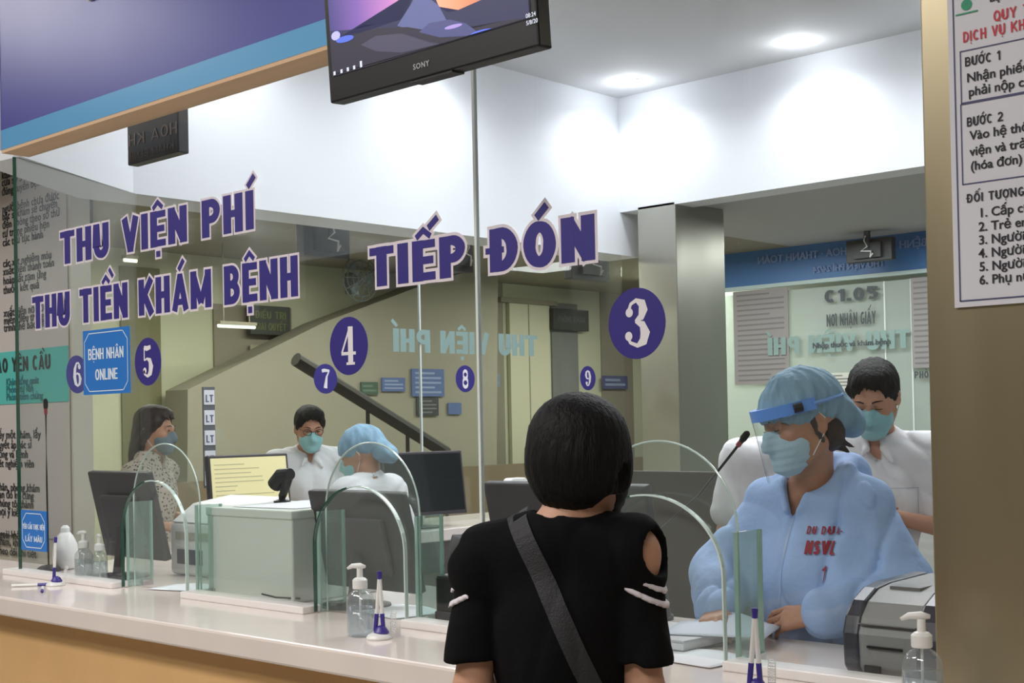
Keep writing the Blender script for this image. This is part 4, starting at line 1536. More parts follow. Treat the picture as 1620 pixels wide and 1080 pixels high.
# its arm reaching back to the header
bm = bmesh.new()
tube(bm, [(TW * .9, .10, THH * .62), (TW * 1.03, .16, THH * .70), (TW * .7, .315, THH * .9)], .016, 10)
bx(bm, (TW * .5, .295, THH * .7), (TW * .9, .31, THH * 1.1))
bmobj('wall_arm', bm, BLACKPL, tv)


def tv_back(label, a, b, plane, cable=True):
    """a screen seen from behind; a, b = opposite lower and upper corners in the world on an x- or y-plane"""
    t = thing('wall_television', label, 'television', (a.x, a.y, a.z), 0, 'televisions seen from behind')
    H_ = b.z - a.z
    if plane == 'x':
        W_ = b.y - a.y
        M = Matrix(((0, 1, 0, 0), (1, 0, 0, 0), (0, 0, 1, 0), (0, 0, 0, 1)))
    else:
        W_ = b.x - a.x
        M = Matrix(((1, 0, 0, 0), (0, -1, 0, 0), (0, 0, 1, 0), (0, 0, 0, 1)))
    m = mat('dark_tv_back', (48, 50, 54), .5)
    box('case', (0, -.07, 0), (W_, 0, H_), m, t, bevel=.005, mtx=M)
    box('rear_housing', (W_ * .2, 0, H_ * .15), (W_ * .8, .03, H_ * .8), m, t, mtx=M)
    box('hanging_bracket', (W_ * .45, 0, H_ * .5), (W_ * .55, .035, H_ * 1.0 + .25), mat('bracket_grey', (70, 72, 74), .5), t, mtx=M)
    bm = bmesh.new()
    P = [(W_ * .5, .045, H_ * 1.1), (W_ * .47, .05, H_ * .9), (W_ * .54, .05, H_ * .62), (W_ * .40, .05, H_ * .45), (W_ * .62, .05, H_ * .4), (W_ * .6, .05, H_ * .14), (W_ * .66, .05, H_ * .3)]
    tube(bm, [M @ Vector(p) for p in P], .006, 6)
    bmobj('white_cable', bm, WHITEPL, t)
    return t


for lb, u0, u1, v0, v1, x in (('black television seen from behind just under the angled corner bulkhead', 102, 147, 284, 348, -5.95),
                              ('black television seen from behind beside the sloping stair with a white cable', 481, 553, 350, 403, XL - .45),
                              ('black television seen from behind, half covered by the largest lettering', 716, 748, 372, 428, XL - .45),
                              ('black television seen from behind at the room corner above sticker nine', 905, 964, 394, 440, XL - .45)):
    a, b = on_x(u0, v1, x), on_x(u1, v0, x)
    tv_back(lb, a, b, 'x')
a, b = on_y(1339, 417, YF - .35), on_y(1410, 373, YF - .35)
tv_back('black television seen from behind on the far blue signboard', a, b, 'y')

# dark display box behind the glass, its characters built mirrored
a, b = on_y(202, 262, .16), on_y(281, 168, .16)
t = thing('mirrored_display', 'dark hanging display box with dim backwards characters below the header', 'display', (a.x, .16, a.z))
W_, H_ = b.x - a.x, b.z - a.z
box('case', (0, 0, 0), (W_, .045, H_), mat('display_case', (42, 46, 52), .35), t, bevel=.004)
Mm = Matrix.Translation((W_, 0, 0)) @ Matrix.Diagonal((-1, 1, 1, 1))
word_parts('word', 'HOA KH', .004, W_ * .96, H_ * .42, H_ * .26, Mm @ FY(0), mat('display_brown', (132, 112, 104), .5), t, t=.13, z=.002, gap=.16)
word_parts('small_word', 'KHÁM BỆNH', W_ * .08, W_ * .94, H_ * .1, H_ * .16, Mm @ FY(0), mat('display_dim', (100, 90, 90), .5), t, t=.13, z=.002, gap=.14)
box('hanger', (W_ * .45, .015, H_), (W_ * .55, .04, 3.63 - a.z), BLACKPL, t)

# wall fan on the stair wall
p = on_x(575, 440, -8.4)
t = thing('wall_fan', 'grey round wall fan on the pale stair wall behind the largest lettering', 'fan', (-8.6, p.y, p.z))
bm = bmesh.new()
for r in (.19, .15, .10, .05):
    tube(bm, [(.16 + (.19 - r) * .25, r * math.cos(q), r * math.sin(q)) for q in [2 * PI * i / 24 for i in range(25)]], .006, 5)
for i in range(12):
    q = 2 * PI * i / 12
    tube(bm, [(.22, .03 * math.cos(q), .03 * math.sin(q)), (.17, .19 * math.cos(q), .19 * math.sin(q))], .004, 5)
bmobj('cage', bm, mat('fan_grey', (96, 104, 104), .5), t)
bm = bmesh.new()
for i in range(3):
    q = 2 * PI * i / 3
    prism(bm, [(.02 * math.cos(q), .02 * math.sin(q)), (.15 * math.cos(q + .5), .15 * math.sin(q + .5)), (.16 * math.cos(q + .1), .16 * math.sin(q + .1)), (.13 * math.cos(q - .3), .13 * math.sin(q - .3))], 'x', .14, .145)
bmobj('blades', bm, mat('fan_blade', (130, 140, 140), .4), t)
box('motor', (.02, -.05, -.05), (.12, .05, .05), mat('fan_grey', (96, 104, 104), .5), t, bevel=.02)
box('wall_bracket', (0, -.04, -.12), (.06, .04, .06), mat('fan_grey', (96, 104, 104), .5), t, bevel=.01)

for x, y in DOWN:
    t = thing('ceiling_downlight', 'small round recessed downlight in the white booth ceiling', 'lamp', (x, y, 3.63), 0, 'recessed ceiling downlights')
    bm = bmesh.new()
    lathe(bm, [(.055, -.004), (.055, -.001)], 20)
    bmobj('lens', bm, mat('downlight_glow', (250, 250, 255), .4, emit=7), t)
    bm = bmesh.new()
    lathe(bm, [(.07, -.003), (.07, 0)], 24)
    bmobj('trim_ring', bm, WHITEPL, t)


# ---- computer monitors on the ledges (screen toward -Y before turning)
def monitor(label, loc, rz, w_, h_, tilt=14, lift=.06, lit=None, group=None):
    t = thing('computer_monitor', label, 'monitor', loc, rz, group)
    bm = bmesh.new()
    T = Matrix.Translation((0, 0, lift)) @ Matrix.Rotation(math.radians(-tilt), 4, 'X')
    bx(bm, (-w_ / 2, 0, 0), (w_ / 2, .03, h_), T)
    c = bmobj('casing', bm, DARKPL, t, bevel=.006)
    box('rear_bulge', (-w_ * .3, .03, h_ * .18), (w_ * .3, .055, h_ * .75), DARKPL, t, bevel=.012, mtx=T)
    s = box('screen', (-w_ / 2 + .014, -.002, .022), (w_ / 2 - .014, 0, h_ - .014), lit or mat('screen_off', (34, 38, 40), .15, coat=.5), t, mtx=T)
    bm = bmesh.new()
    pz = T @ Vector((0, .055, h_ * .4))
    tube(bm, [(0, .10, .012), (0, .09, pz.z * .6), pz], [.022, .018, .02], 10)
    bmobj('stand_neck', bm, DARKPL, t)
    bm = bmesh.new()
    lathe(bm, [(.10, 0), (.10, .008), (.05, .014), (.0, .014)], 28, c=(0, .09, 0), sx=1.15)
    bmobj('stand_base', bm, DARKPL, t)
    return t, T


ZL = ZC + .0005
GB = 'monitor backs at the counter openings'
monitor('large dark monitor back beside the nurse behind the arched opening', (-2.285, .26, ZL), PI, .56, .355, 13, .05, group=GB)
monitor('dark monitor back behind the middle arched opening', (-3.13, .26, ZL), PI, .44, .315, 13, .05, group=GB)
monitor('dark monitor back at the opening below sticker five', (-4.50, .27, ZL), PI, .42, .34, 13, .07, group=GB)
cream, T = None, None
yc = on_x(412, 720, -5.02).y
t, T = monitor('monitor with a glowing cream window of text seen above the grey box', (-5.08, yc, ZL), PI / 2 - .05, .44, .345, 6, .085, lit=emis('cream_screen', (212, 204, 156), .55))
bm = bmesh.new()
rnd = random.Random(3)
for i in range(14):
    z = .30 - i * .020
    ribbon(bm, [(-.19, z), (-.19 + rnd.uniform(.10, .36), z)], [.0022] * 2, M=T @ FY(-.003))
bmobj('screen_text', bm, emis('cream_screen_text', (170, 165, 130), .5), t)
bm = bmesh.new()
ribbon(bm, [(-.19, .105), (-.09, .105)], [.007] * 2, M=T @ FY(-.0035))
bmobj('screen_highlight', bm, emis('cyan_row', (110, 180, 190), .5), t)
yc = on_x(688, 720, -5.02).y
monitor('dark switched-off looking monitor at the foot of the stair handrail', (-5.08, yc, ZL), PI / 2 - .2, .50, .34, 8, .07)

# rounded white panel standing on the side ledge
p = on_x(816, 800, -5.12)
bm = bmesh.new()
prism(bm, [(-.075, 0), (.075, 0), (.075, .20)] + arc(.045, .205, .03, .03, 0, 90, 6) + arc(-.045, .205, .03, .03, 90, 180, 6) + [(-.075, .20)], 'x', -.03, .03)
t = bmobj('white_dispenser', bm, WHITEPL, bevel=.006, loc=(-5.12, p.y, ZL))
tag(t, 'white rounded plastic casing next to the large dark monitor', 'dispenser')

# pale grey metal box with papers
t = thing('document_box', 'pale greenish grey metal cabinet box on the ledge between two openings', 'box', (-3.59, .09, ZL))
CB = mat('pale_grey_metal', (200, 208, 200), .5, var=.03)
box('body', (-.21, 0, 0), (.25, .36, .285), CB, t, bevel=.006)
box('lid', (-.213, -.004, .262), (.253, .363, .29), CB, t, bevel=.004)
bm = bmesh.new()
tube(bm, [(.12, -.012, .02), (.13, -.03, .025), (.2, -.03, .02), (.26, .02, .015)], .003, 6)
bmobj('cable', bm, BLACKPL, t)


def sheet(label, loc, w_, d_, rz, group=None, curl=.006, m=PAPER, seed=0):
    bm = bmesh.new()
    n = 8
    V = [[bm.verts.new(((i / n - .5) * w_, (j / n - .5) * d_, .001 + curl * (math.sin(i / n * 3.1 + seed) ** 2) * (j / n))) for j in range(n + 1)] for i in range(n + 1)]
    for i in range(n):
        for j in range(n):
            bm.faces.new((V[i][j], V[i + 1][j], V[i + 1][j + 1], V[i][j + 1]))
    o = bmobj('paper_sheet', bm, m, smooth=True, loc=loc, rot=(0, 0, rz))
    md = o.modifiers.new('thickness', 'SOLIDIFY')
    md.thickness = .0006
    return tag(o, label, 'paper', group)


sheet('white paper sheet lying on top of the pale grey box', (-3.56, .24, ZL + .291), .30, .21, .1, curl=.012)
sheet('white printed sheet lying in the opening below sticker five', (-3.98, .12, ZL + .002), .21, .15, .3)
sheet('white sheet on the ledge by the clear sanitizer bottle opening', (-2.93, .16, ZL + .002), .25, .18, -.2)

# office printer
t = thing('office_printer', 'white office printer with dark paper slot behind the opening below sticker five', 'printer', (-4.22, .34, ZL))
box('body', (-.20, 0, 0), (.20, .28, .20), WHITEPL, t, bevel=.02, seg=4)
bm = bmesh.new()
prism(bm, [(0.0, .20), (.28, .20), (.28, .29), (.10, .265)], 'x', -.19, .19)
bmobj('scanner_lid', bm, WHITEPL, t, bevel=.008)
box('grey_band', (-.15, -.004, .135), (.12, 0, .165), mat('printer_band', (176, 172, 160), .5), t)
box('paper_slot', (-.14, -.005, .045), (.02, 0, .10), mat('printer_slot', (66, 62, 84), .5), t)
tag(box('red_box', (-.05, -.04, 0), (.05, .04, .075), mat('red_card', (168, 74, 84), .6), loc=(-3.90, .30, ZL), bevel=.003), 'small red card box on the ledge beside the white printer', 'box')
# barcode scanner by the cream monitor
t = thing('barcode_scanner', 'black handheld barcode scanner resting on the grey metal box', 'scanner', (-3.74, .36, ZL + .291))
bm = bmesh.new()
tube(bm, [(0, 0, .02), (.02, 0, .05), (.03, 0, .085)], [.014, .015, .02], 10)
bmobj('handle', bm, BLACKPL, t)
bm = bmesh.new()
tube(bm, [(-.04, 0, .06), (.0, 0, .09), (.05, 0, .10)], [.028, .03, .02], 12)
bmobj('scan_head', bm, BLACKPL, t)
bm = bmesh.new()
lathe(bm, [(.03, 0), (.03, .006), (.012, .012), (.012, .02)], 16)
bmobj('foot', bm, BLACKPL, t)

# slip rack: vertical strip of cards
x = XL + .03
a, b = on_x(322, 772, x), on_x(338, 612, x)
t = thing('card_rack', 'narrow vertical rack of white lettered cards on the side glass by the cream monitor', 'rack', (x, a.y, a.z))
box('strip', (0, 0, 0), (.008, b.y - a.y, b.z - a.z), mat('rack_grey', (104, 108, 112), .5), t)
for i in range(5):
    z = (b.z - a.z) * (i + .12) / 5
    box('card', (.008, .004, z), (.012, b.y - a.y - .004, z + (b.z - a.z) * .145), PAPER, t)
    bm = bmesh.new()
    block_text(bm, 'LT', .012, b.y - a.y - .012, z + .012, .035, FX(.012), t=.2, z=.001)
    bmobj('card_letters', bm, mat('rack_ink', (90, 96, 130), .6), t)


# ---- hand sanitizer pump bottles
CLEARP = glass('clear_bottle', (.90, .93, .94), f0=.09, fog=.10, gain=.8, fogcol=(.8, .84, .86))
LIQ = glass('clear_gel', (.86, .90, .92), f0=.05, fog=.14, fogcol=(.75, .8, .84))


def sanitizer(label, loc, rz, s=1.0):
    t = thing('sanitizer_bottle', label, 'bottle', loc, rz, 'hand sanitizer pump bottles')
    prof = [(.030, 0), (.036, .003), (.037, .012), (.037, .085), (.034, .100), (.024, .112), (.015, .118), (.015, .126)]
    bm = bmesh.new()
    lathe(bm, [(r * s, z * s) for r, z in prof], 32, sy=.82)
    bmobj('bottle_body', bm, CLEARP, t, smooth=True)
    bm = bmesh.new()
    lathe(bm, [(r * s, z * s) for r, z in [(.033, .004), (.0345, .012), (.0345, .078)]], 28, sy=.8)
    bmobj('gel', bm, LIQ, t, smooth=True)
    bm = bmesh.new()
    lathe(bm, [(r * s, z * s) for r, z in [(.018, .120), (.019, .122), (.019, .142), (.014, .147), (.008, .149), (.0075, .172), (.006, .172)]], 24)
    bmobj('pump_collar', bm, WHITEPL, t, smooth=False)
    bm = bmesh.new()
    tube(bm, [(.016 * s, 0, .176 * s), (0, 0, .178 * s), (-.022 * s, 0, .177 * s), (-.036 * s, 0, .170 * s)], [.004 * s, .0075 * s, .006 * s, .0035 * s], 10)
    bmobj('pump_nozzle', bm, WHITEPL, t, smooth=True)
    bm = bmesh.new()
    tube(bm, [(0, 0, .12 * s), (0, 0, .03 * s), (.01, 0, .008 * s)], .003, 6)
    bmobj('dip_tube', bm, WHITEPL, t)
    return t


p = on_z(571, 1006, ZC)
sanitizer('clear pump bottle of sanitizer on the ledge before the middle opening', (p.x, p.y, ZL), .3, 1.04)
p = on_z(1461, 1128, ZC)
sanitizer('largest looking clear pump bottle standing before the steel pillar', (p.x, p.y, ZL), .45, 1.02)
p = on_z(133, 918, ZC)
sanitizer('clear pump bottle behind the glass near the small blue notice', (p.x, p.y + .0, ZL), .2, 1.0)
p = on_z(158, 920, ZC)
sanitizer('dim pump bottle behind the glass beside the first opening fin', (p.x, p.y, ZL), -.3, .95)
p = on_z(1412, 1080, ZC)


# ---- pens on weighted bases
PURP = mat('purple_pen_plastic', (62, 50, 140), .35)


def pen_stand(label, loc, rz, n=2, lean=0.0):
    t = thing('pen_stand', label, 'pen stand', loc, rz, 'counter pen stands')
    bm = bmesh.new()
    lathe(bm, [(.033, 0), (.034, .004), (.030, .010), (.018, .016), (0, .018)], 28)
    bmobj('base', bm, WHITEPL, t, smooth=False)
    bm = bmesh.new()
    lathe(bm, [(.019, .012), (.020, .018), (.012, .03), (.006, .034)], 20, c=(.006, 0, 0))
    bmobj('socket', bm, PURP, t)
    for i in range(n):
        x = (-.010 + .022 * i)
        q = Vector((math.sin(lean + (.10 - .16 * i)), 0, 1)).normalized()
        c = Vector((x, 0, .02))
        bm = bmesh.new()
        tube(bm, [c, c + q * .045], .0058, 10)
        bmobj('pen_cap', bm, PURP, t)
        bm = bmesh.new()
        tube(bm, [c + q * .045, c + q * .135], .0052, 10)
        bmobj('pen_barrel', bm, WHITEPL, t)
        bm = bmesh.new()
        tube(bm, [c + q * .135, c + q * .155], .0056, 10)
        bmobj('pen_end', bm, PURP, t)
    bm = bmesh.new()
    P = []
    for i in range(90):
        a_ = i * .7
        P.append(Vector((.032 + .008 * math.cos(a_) , .01 + .004 * math.sin(a_ * .1) + i * .0002, .008 + .005 + .006 * math.sin(a_) + i * .0006)))
    tube(bm, P, .0010, 5)
    bmobj('coil_cord', bm, WHITEPL, t)
    return t


p = on_z(600, 1010, ZC)
pen_stand('two purple and white pens standing upright on a white base by the bottle', (p.x, p.y, ZL), .5)
p = on_z(1194, 1100, ZC)
pen_stand('pair of purple topped pens standing before the nurse counter glass', (p.x, p.y, ZL), .4)
p = on_z(88, 926, ZC)
pen_stand('pen stand beside the loose pens under the small blue notice', (p.x, p.y, ZL), .1, 1)
for i, (u, v, rz, lb) in enumerate(((58, 926, .9, 'loose pen with purple cap lying nearest the end of the ledge'), (84, 932, -.5, 'loose pen with purple cap lying against the pen stand base'))):
    p = on_z(u, v, ZC)
    t = thing('loose_pen', lb, 'pen', (p.x, p.y - .04, ZL + .0055), rz, 'loose pens on the ledge')
    bm = bmesh.new()
    tube(bm, [(-.05, 0, 0), (.04, 0, 0)], .005, 8)
    bmobj('barrel', bm, WHITEPL, t)
    bm = bmesh.new()
    tube(bm, [(.04, 0, 0), (.075, 0, 0), (.08, 0, 0)], [.0055, .0055, .002], 8)
    bmobj('cap', bm, PURP, t)
# rounded white soap dispenser bottle at the end of the glass
p = on_z(104, 900, ZC)
t = thing('white_bottle', 'rounded white plastic bottle behind the glass beside the small blue notice', 'bottle', (p.x + .0, p.y, ZL))
bm = bmesh.new()
lathe(bm, [(.03, 0), (.045, .01), (.052, .05), (.046, .10), (.03, .135), (.016, .15)], 28)
bmobj('bottle_body', bm, WHITEPL, t, smooth=True)
bm = bmesh.new()
lathe(bm, [(.018, .148), (.018, .165), (.01, .175)], 20)
bmobj('cap', bm, WHITEPL, t)


# ---- gooseneck microphones
def microphone(label, base, pts, tip_r=.010):
    t = thing('gooseneck_microphone', label, 'microphone', base, 0, 'gooseneck microphones')
    P = [Vector(q) - Vector(base) for q in pts]
    bm = bmesh.new()
    lathe(bm, [(.045, 0), (.045, .012), (.03, .022), (.01, .026)], 24)
    bmobj('base', bm, BLACKPL, t)
    bm = bmesh.new()
    tube(bm, [Vector((0, 0, .02))] + P[:-1], .0036, 8)
    bmobj('gooseneck', bm, BLACKPL, t, smooth=True)
    d = (P[-1] - P[-2]).normalized()
    bm = bmesh.new()
    tube(bm, [P[-2], P[-2] + d * .022], .0068, 10)
    bmobj('red_ring', bm, mat('mic_red', (150, 60, 66), .4), t)
    bm = bmesh.new()
    tube(bm, [P[-2] + d * .022, P[-2] + d * .035, P[-2] + d * .055, P[-2] + d * .062], [.007, .0095, .0085, .004], 12)
    bmobj('foam_tip', bm, mat('mic_foam', (24, 22, 26), .9), t, smooth=True)
    return t


Q = lambda u, v, y: tuple(on_y(u, v, y))
microphone('black gooseneck microphone with a red ring pointing at the nurse face', (-2.22, .485, ZL), [(-2.215, .485, 1.12), Q(1030, 850, .45), Q(1105, 784, .40), Q(1142, 737, .36), Q(1168, 704, .33), Q(1180, 688, .31)])
microphone('upright thin gooseneck microphone near the edge of the front glass', tuple(on_y(77, 900, .12).xy) + (ZL,), [Q(76, 850, .12), Q(74, 760, .12), Q(72.5, 655, .12), Q(72, 630, .12)])

# ---- card printer behind the pillar end
t = thing('card_printer', 'two-tone grey and black desktop card printer cut off by the steel pillar', 'printer', (-1.415, .06, ZL))
prof = [(.02, 0), (.0, .025), (-.004, .095), (.01, .130), (.04, .160), (.09, .182), (.15, .189), (.34, .192), (.34, 0)]
prof2 = [(p_[0] - (.008 if p_[0] < .3 else 0), p_[1] + (.006 if p_[1] > .1 else 0)) for p_ in prof]
GREYP = mat('warm_grey_plastic', (132, 132, 132), .4)
bm = bmesh.new()
prism(bm, [(q[0] + .006, q[1] * .985) for q in prof], 'x', .035, .165)
bmobj('front_shell', bm, GREYP, t, bevel=.003)
BLUEBLACK = mat('blue_black_plastic', (44, 46, 58), .3, coat=.3)
for x0, x1 in ((0, .036), (.164, .215)):
    bm = bmesh.new()
    prism(bm, prof, 'x', x0, x1)
    bmobj('side_cheek', bm, BLUEBLACK, t, bevel=.006)
box('output_slot', (.055, -.001, .066), (.135, .006, .071), BLACKPL, t)
box('seam', (.036, -.0005, .115), (.164, .012, .1162), mat('seam_grey', (96, 96, 96), .5), t)
box('top_window', (.06, .10, .178), (.13, .16, .1865), mat('window_grey', (120, 120, 120), .3), t)
box('badge', (.05, -.0035, .014), (.085, .004, .03), BLACKPL, t)

# binder and papers in front of the nurse
t = thing('document_tray', 'flat white and black document binder on the ledge by the nurse', 'binder', (-2.0, .20, ZL), -.05)
box('cover', (-.16, -.11, 0), (.16, .11, .006), BLACKPL, t)
box('page_block', (-.155, -.105, .006), (.155, .105, .026), PAPER, t)
box('top_cover', (-.16, -.11, .026), (.16, .11, .03), mat('binder_grey', (196, 196, 204), .4), t)
sheet('white form held down under the hands of the nurse', (-1.86, .26, ZL + .032), .26, .20, .35, curl=.03, m=mat('form_paper', (206, 212, 226), .8))
sheet('second white form lying beside the document binder', (-1.79, .05, ZL + .002), .22, .16, -.1)

# black card terminal and chair backs
t = thing('card_terminal', 'black boxy device on the ledge between the middle opening and the woman', 'device', (-2.62, .10, ZL))
box('body', (-.09, 0, 0), (.09, .16, .13), BLACKPL, t, bevel=.01)
box('front_lip', (-.08, -.012, .01), (.08, 0, .03), DARKPL, t, bevel=.003)


def office_chair(label, loc, rz):
    t = thing('office_chair', label, 'chair', loc, rz, 'black office chairs')
    CH = mat('chair_fabric', (44, 43, 46), .8)
    box('seat', (-.24, -.22, .46), (.24, .24, .54), CH, t, bevel=.03, seg=3)
    bm = bmesh.new()
    n = 8
    prev = None
    for i in range(n + 1):
        z = .60 + .52 * i / n
        hw = .23 - .05 * (abs(i / n - .5) * 2) ** 3
        y = .25 + .04 * math.sin(i / n * 3)
        row = [bm.verts.new((hw * c, y + .03 * (1 - abs(c)) + q, z)) for c in (-1, -.5, 0, .5, 1) for q in (-.025, .025)]
        if prev:
            for k_ in range(4):
                a_ = 2 * k_
                bm.faces.new((prev[a_], prev[a_ + 2], row[a_ + 2], row[a_]))
                bm.faces.new((prev[a_ + 1], row[a_ + 1], row[a_ + 3], prev[a_ + 3]))
            bm.faces.new((prev[0], row[0], row[1], prev[1]))
            bm.faces.new((prev[8], prev[9], row[9], row[8]))
        else:
            bm.faces.new([row[i_] for i_ in (0, 2, 4, 6, 8, 9, 7, 5, 3, 1)])
        prev = row
    bm.faces.new([prev[i_] for i_ in (0, 2, 4, 6, 8, 9, 7, 5, 3, 1)])
    bmobj('backrest', bm, CH, t, smooth=True)
    box('back_support', (-.03, .27, .44), (.03, .31, .85), BLACKPL, t, bevel=.008)
    bm = bmesh.new()
    tube(bm, [(0, 0, .46), (0, 0, .10)], .03, 12)
    bmobj('column', bm, CHROME, t)
    for i in range(5):
        a_ = 2 * PI * i / 5
        bm = bmesh.new()
        tube(bm, [(0, 0, .11), (.28 * math.cos(a_), .28 * math.sin(a_), .07)], [.026, .016], 8)
        lg = bmobj('base_spoke', bm, BLACKPL, t)
        bm = bmesh.new()
        tube(bm, [(.28 * math.cos(a_) - .012, .28 * math.sin(a_), .03), (.28 * math.cos(a_) + .012, .28 * math.sin(a_), .03)], .03, 14)
        bmobj('caster', bm, BLACKPL, lg)
    for s in (-1, 1):
        bm = bmesh.new()
        tube(bm, [(s * .24, .05, .48), (s * .30, .05, .56), (s * .30, .05, .68)], .012, 8)
        ar = bmobj('armrest', bm, BLACKPL, t)
        box('arm_pad', (s * .30 - .03, -.12, .68), (s * .30 + .03, .16, .71), BLACKPL, ar, bevel=.01)
    return t


office_chair('black office chair behind the middle counter opening', (-3.15, 1.05, 0), 2.6)
office_chair('black office chair by the foot of the stair handrail at the side ledge', (-3.95, 2.75, 0), -1.2)

# cluttered desk along the side ledge
t = thing('side_desk', 'long dark wooden staff desk along the side glazing', 'desk', (-4.72, 2.9, 0))
DW = mat('dark_desk', (72, 62, 56), .5, var=.1)
box('desk_top', (-.27, -1.0, .71), (.22, 1.3, .75), DW, t, bevel=.004)
box('modesty_panel', (.14, -.95, .25), (.16, 1.25, .71), DW, t)
for s in (-1, 1):
    box('end_panel', (-.25, -.98 if s < 0 else 1.24, 0), (.2, -.94 if s < 0 else 1.28, .71), DW, t)
tag(box('low_partition', (-.35, -.012, 0), (.35, .012, 1.32), mat('brown_partition', (70, 62, 56), .5), loc=(-3.05, 1.75, 0), bevel=.004), 'low dark brown desk partition with a pale top edge behind the middle opening', 'partition')
# ================================================================== PEOPLE
def place(label, x, y, rz):
    return thing('person', label, 'person', (x, y, 0), math.radians(rz))


SKIN = skin_mat('warm_skin', (196, 148, 122))
SKIN2 = skin_mat('tan_skin', (182, 132, 106))


def woman_back():
    """customer in a black cold-shoulder T-shirt, seen from behind"""
    P = place('person with short black hair in a black striped-sleeve T-shirt facing the counter', -1.610, -.635, 212)
    p = dict(slim=.86, hip=(0, 0, .86), chest=(0, .0, 1.15), neck=(-.012, .022, 1.315), head=(-.044, -.012, 1.458), rot=(8, 3, -20),
             sh=[(-.134, .01, 1.282), (.136, .01, 1.266)], el=[(-.158, .03, 1.03), (.164, .03, 1.03)], wr=[(-.13, -.19, 1.045), (.13, -.19, 1.045)],
             hand=[dict(direction=(.3, -1, -.05), back=(0, 0, 1), side=-1), dict(direction=(-.3, -1, -.05), back=(0, 0, 1), side=1)])
    F = Fig((-.34, -.46, -.01), (.34, .26, 1.62), .006)
    V = F.new()
    body_field(F, V, p)
    B = F.mesh('body', V, SKIN, P)
    # shirt
    S_ = F.new()
    torso_cloth(F, S_, p, .012, sleeve=(0.15, 0))
    S_ = inter(S_, F.half((0, 0, -1), (0, 0, .78)))
    F.cap(S_, (-.018, .015, 1.39), (-.04, 0, 1.46), .066, .076, .012, 'cut')
    # sleeves, separate below the shoulder cut-outs
    SL = F.new()
    for i in (0, 1):
        a, b = np.array(p['sh'][i]), np.array(p['el'][i])
        d = b - a
        F.cap(SL, a + d * .02, a + d * .86, .052, .056, .01)
    SL_all = inter(SL, F.half((0, 0, -1), (0, 0, 1.09)))
    T_ = np.minimum(S_, SL_all)
    F.folds(T_, .0022, seed=1.3)
    F.creases(T_, .003, 24, 9, seed=.7)
    F.ell(T_, (-.184, .030, 1.288), (.038, .050, .044), .008, 'cut', e=(0, 24, 0))
    F.ell(T_, (.196, .000, 1.300), (.022, .050, .034), .008, 'cut', e=(0, -24, 0))
    sh = F.mesh('shirt', T_, BLACK_CLOTH, P)
    # two pale stripes round the top of each sleeve
    for i in (0, 1):
        s = -1 if i == 0 else 1
        for z in (1.246, 1.221):
            n = (s * .52, 0, 1)
            x0 = p['sh'][i][0]
            band = inter(SL - .0075, F.half(n, (x0 + s * .02, 0, z)), F.half((-n[0], 0, -1), (x0 + s * .02, 0, z - .012)), F.half((-s, 0, 0), (x0 - s * (.028 if i == 0 else -.02), 0, 0)))
            F.mesh('sleeve_stripe', band, mat('stripe_white', (222, 214, 220), .8), sh)
    # hair
    R, t = R3(p['rot']), np.array(p['head'])
    Hh = F.new()
    F.frame(R, t)
    F.ell(Hh, (0, .012, .030), (.093, .104, .092), .02)
    F.ell(Hh, (0, .034, -.022), (.089, .078, .066), .03)
    F.ell(Hh, (.0, .048, -.060), (.060, .046, .044), .03)
    for s in (-1, 1):
        F.ell(Hh, (s * .075, -.005, -.02), (.018, .045, .052), .02)
    F.ell(Hh, (0, -.10, -.04), (.062, .075, .085), .02, 'cut')
    F.ell(Hh, (-.084, .004, -.040), (.012, .020, .030), .012, 'cut')
    strands(F, Hh, R, t, .0011, 33)
    F.frame()
    F.mesh('hair', Hh, HAIR, P)
    m = face_mask(F, V, p, mat('black_mask', (26, 26, 30), .8), P, loops=False, size=1.06)
    Rm, tv_ = Matrix(R.tolist()), Vector(t.tolist())
    for s in (-1, 1):
        bm = bmesh.new()
        tube(bm, [tv_ + Rm @ Vector(q) for q in ((s * .060, -.035, -.02), (s * .078, -.004, .02), (s * .088, .026, -.004), (s * .082, .020, -.034), (s * .064, -.018, -.08))], .0022, 6)
        bmobj('ear_loop', bm, mat('black_mask', (26, 26, 30), .8), m)
    eyes(p, P)
    # bag strap over the back from the person's left shoulder to the right hip
    bv = bvh_of(sh)
    bm = bmesh.new()
    pts = [(.072 - .205 * q ** .92 - .010 * math.sin(q * 3), 1.36 - .50 * q) for q in [i / 40 for i in range(41)]]
    rows = []
    for i, (x, z) in enumerate(pts):
        j, h = min(i + 1, 40), max(i - 1, 0)
        d = Vector((pts[j][0] - pts[h][0], pts[j][1] - pts[h][1])).normalized()
        n_ = Vector((-d.y, d.x)) * .0185
        rows.append([bm.verts.new((x + n_.x * c, .0, z + n_.y * c)) for c in (-1, -.5, 0, .5, 1)])
    for a, b in zip(rows, rows[1:]):
        for k in range(4):
            bm.faces.new((a[k], a[k + 1], b[k + 1], b[k]))
    o = bmobj('bag_strap', bm, mat('strap_webbing', (44, 44, 48), .7, bump=.3, bscale=300), P)
    drape(o, bv, (0, -1, 0), .004)
    md = o.modifiers.new('thickness', 'SOLIDIFY')
    md.thickness = .003
    md.offset = 0
    trousers(F, p, NAVY_CLOTH, P, .006)
    shoes(p, BLACK_SHOE, P)


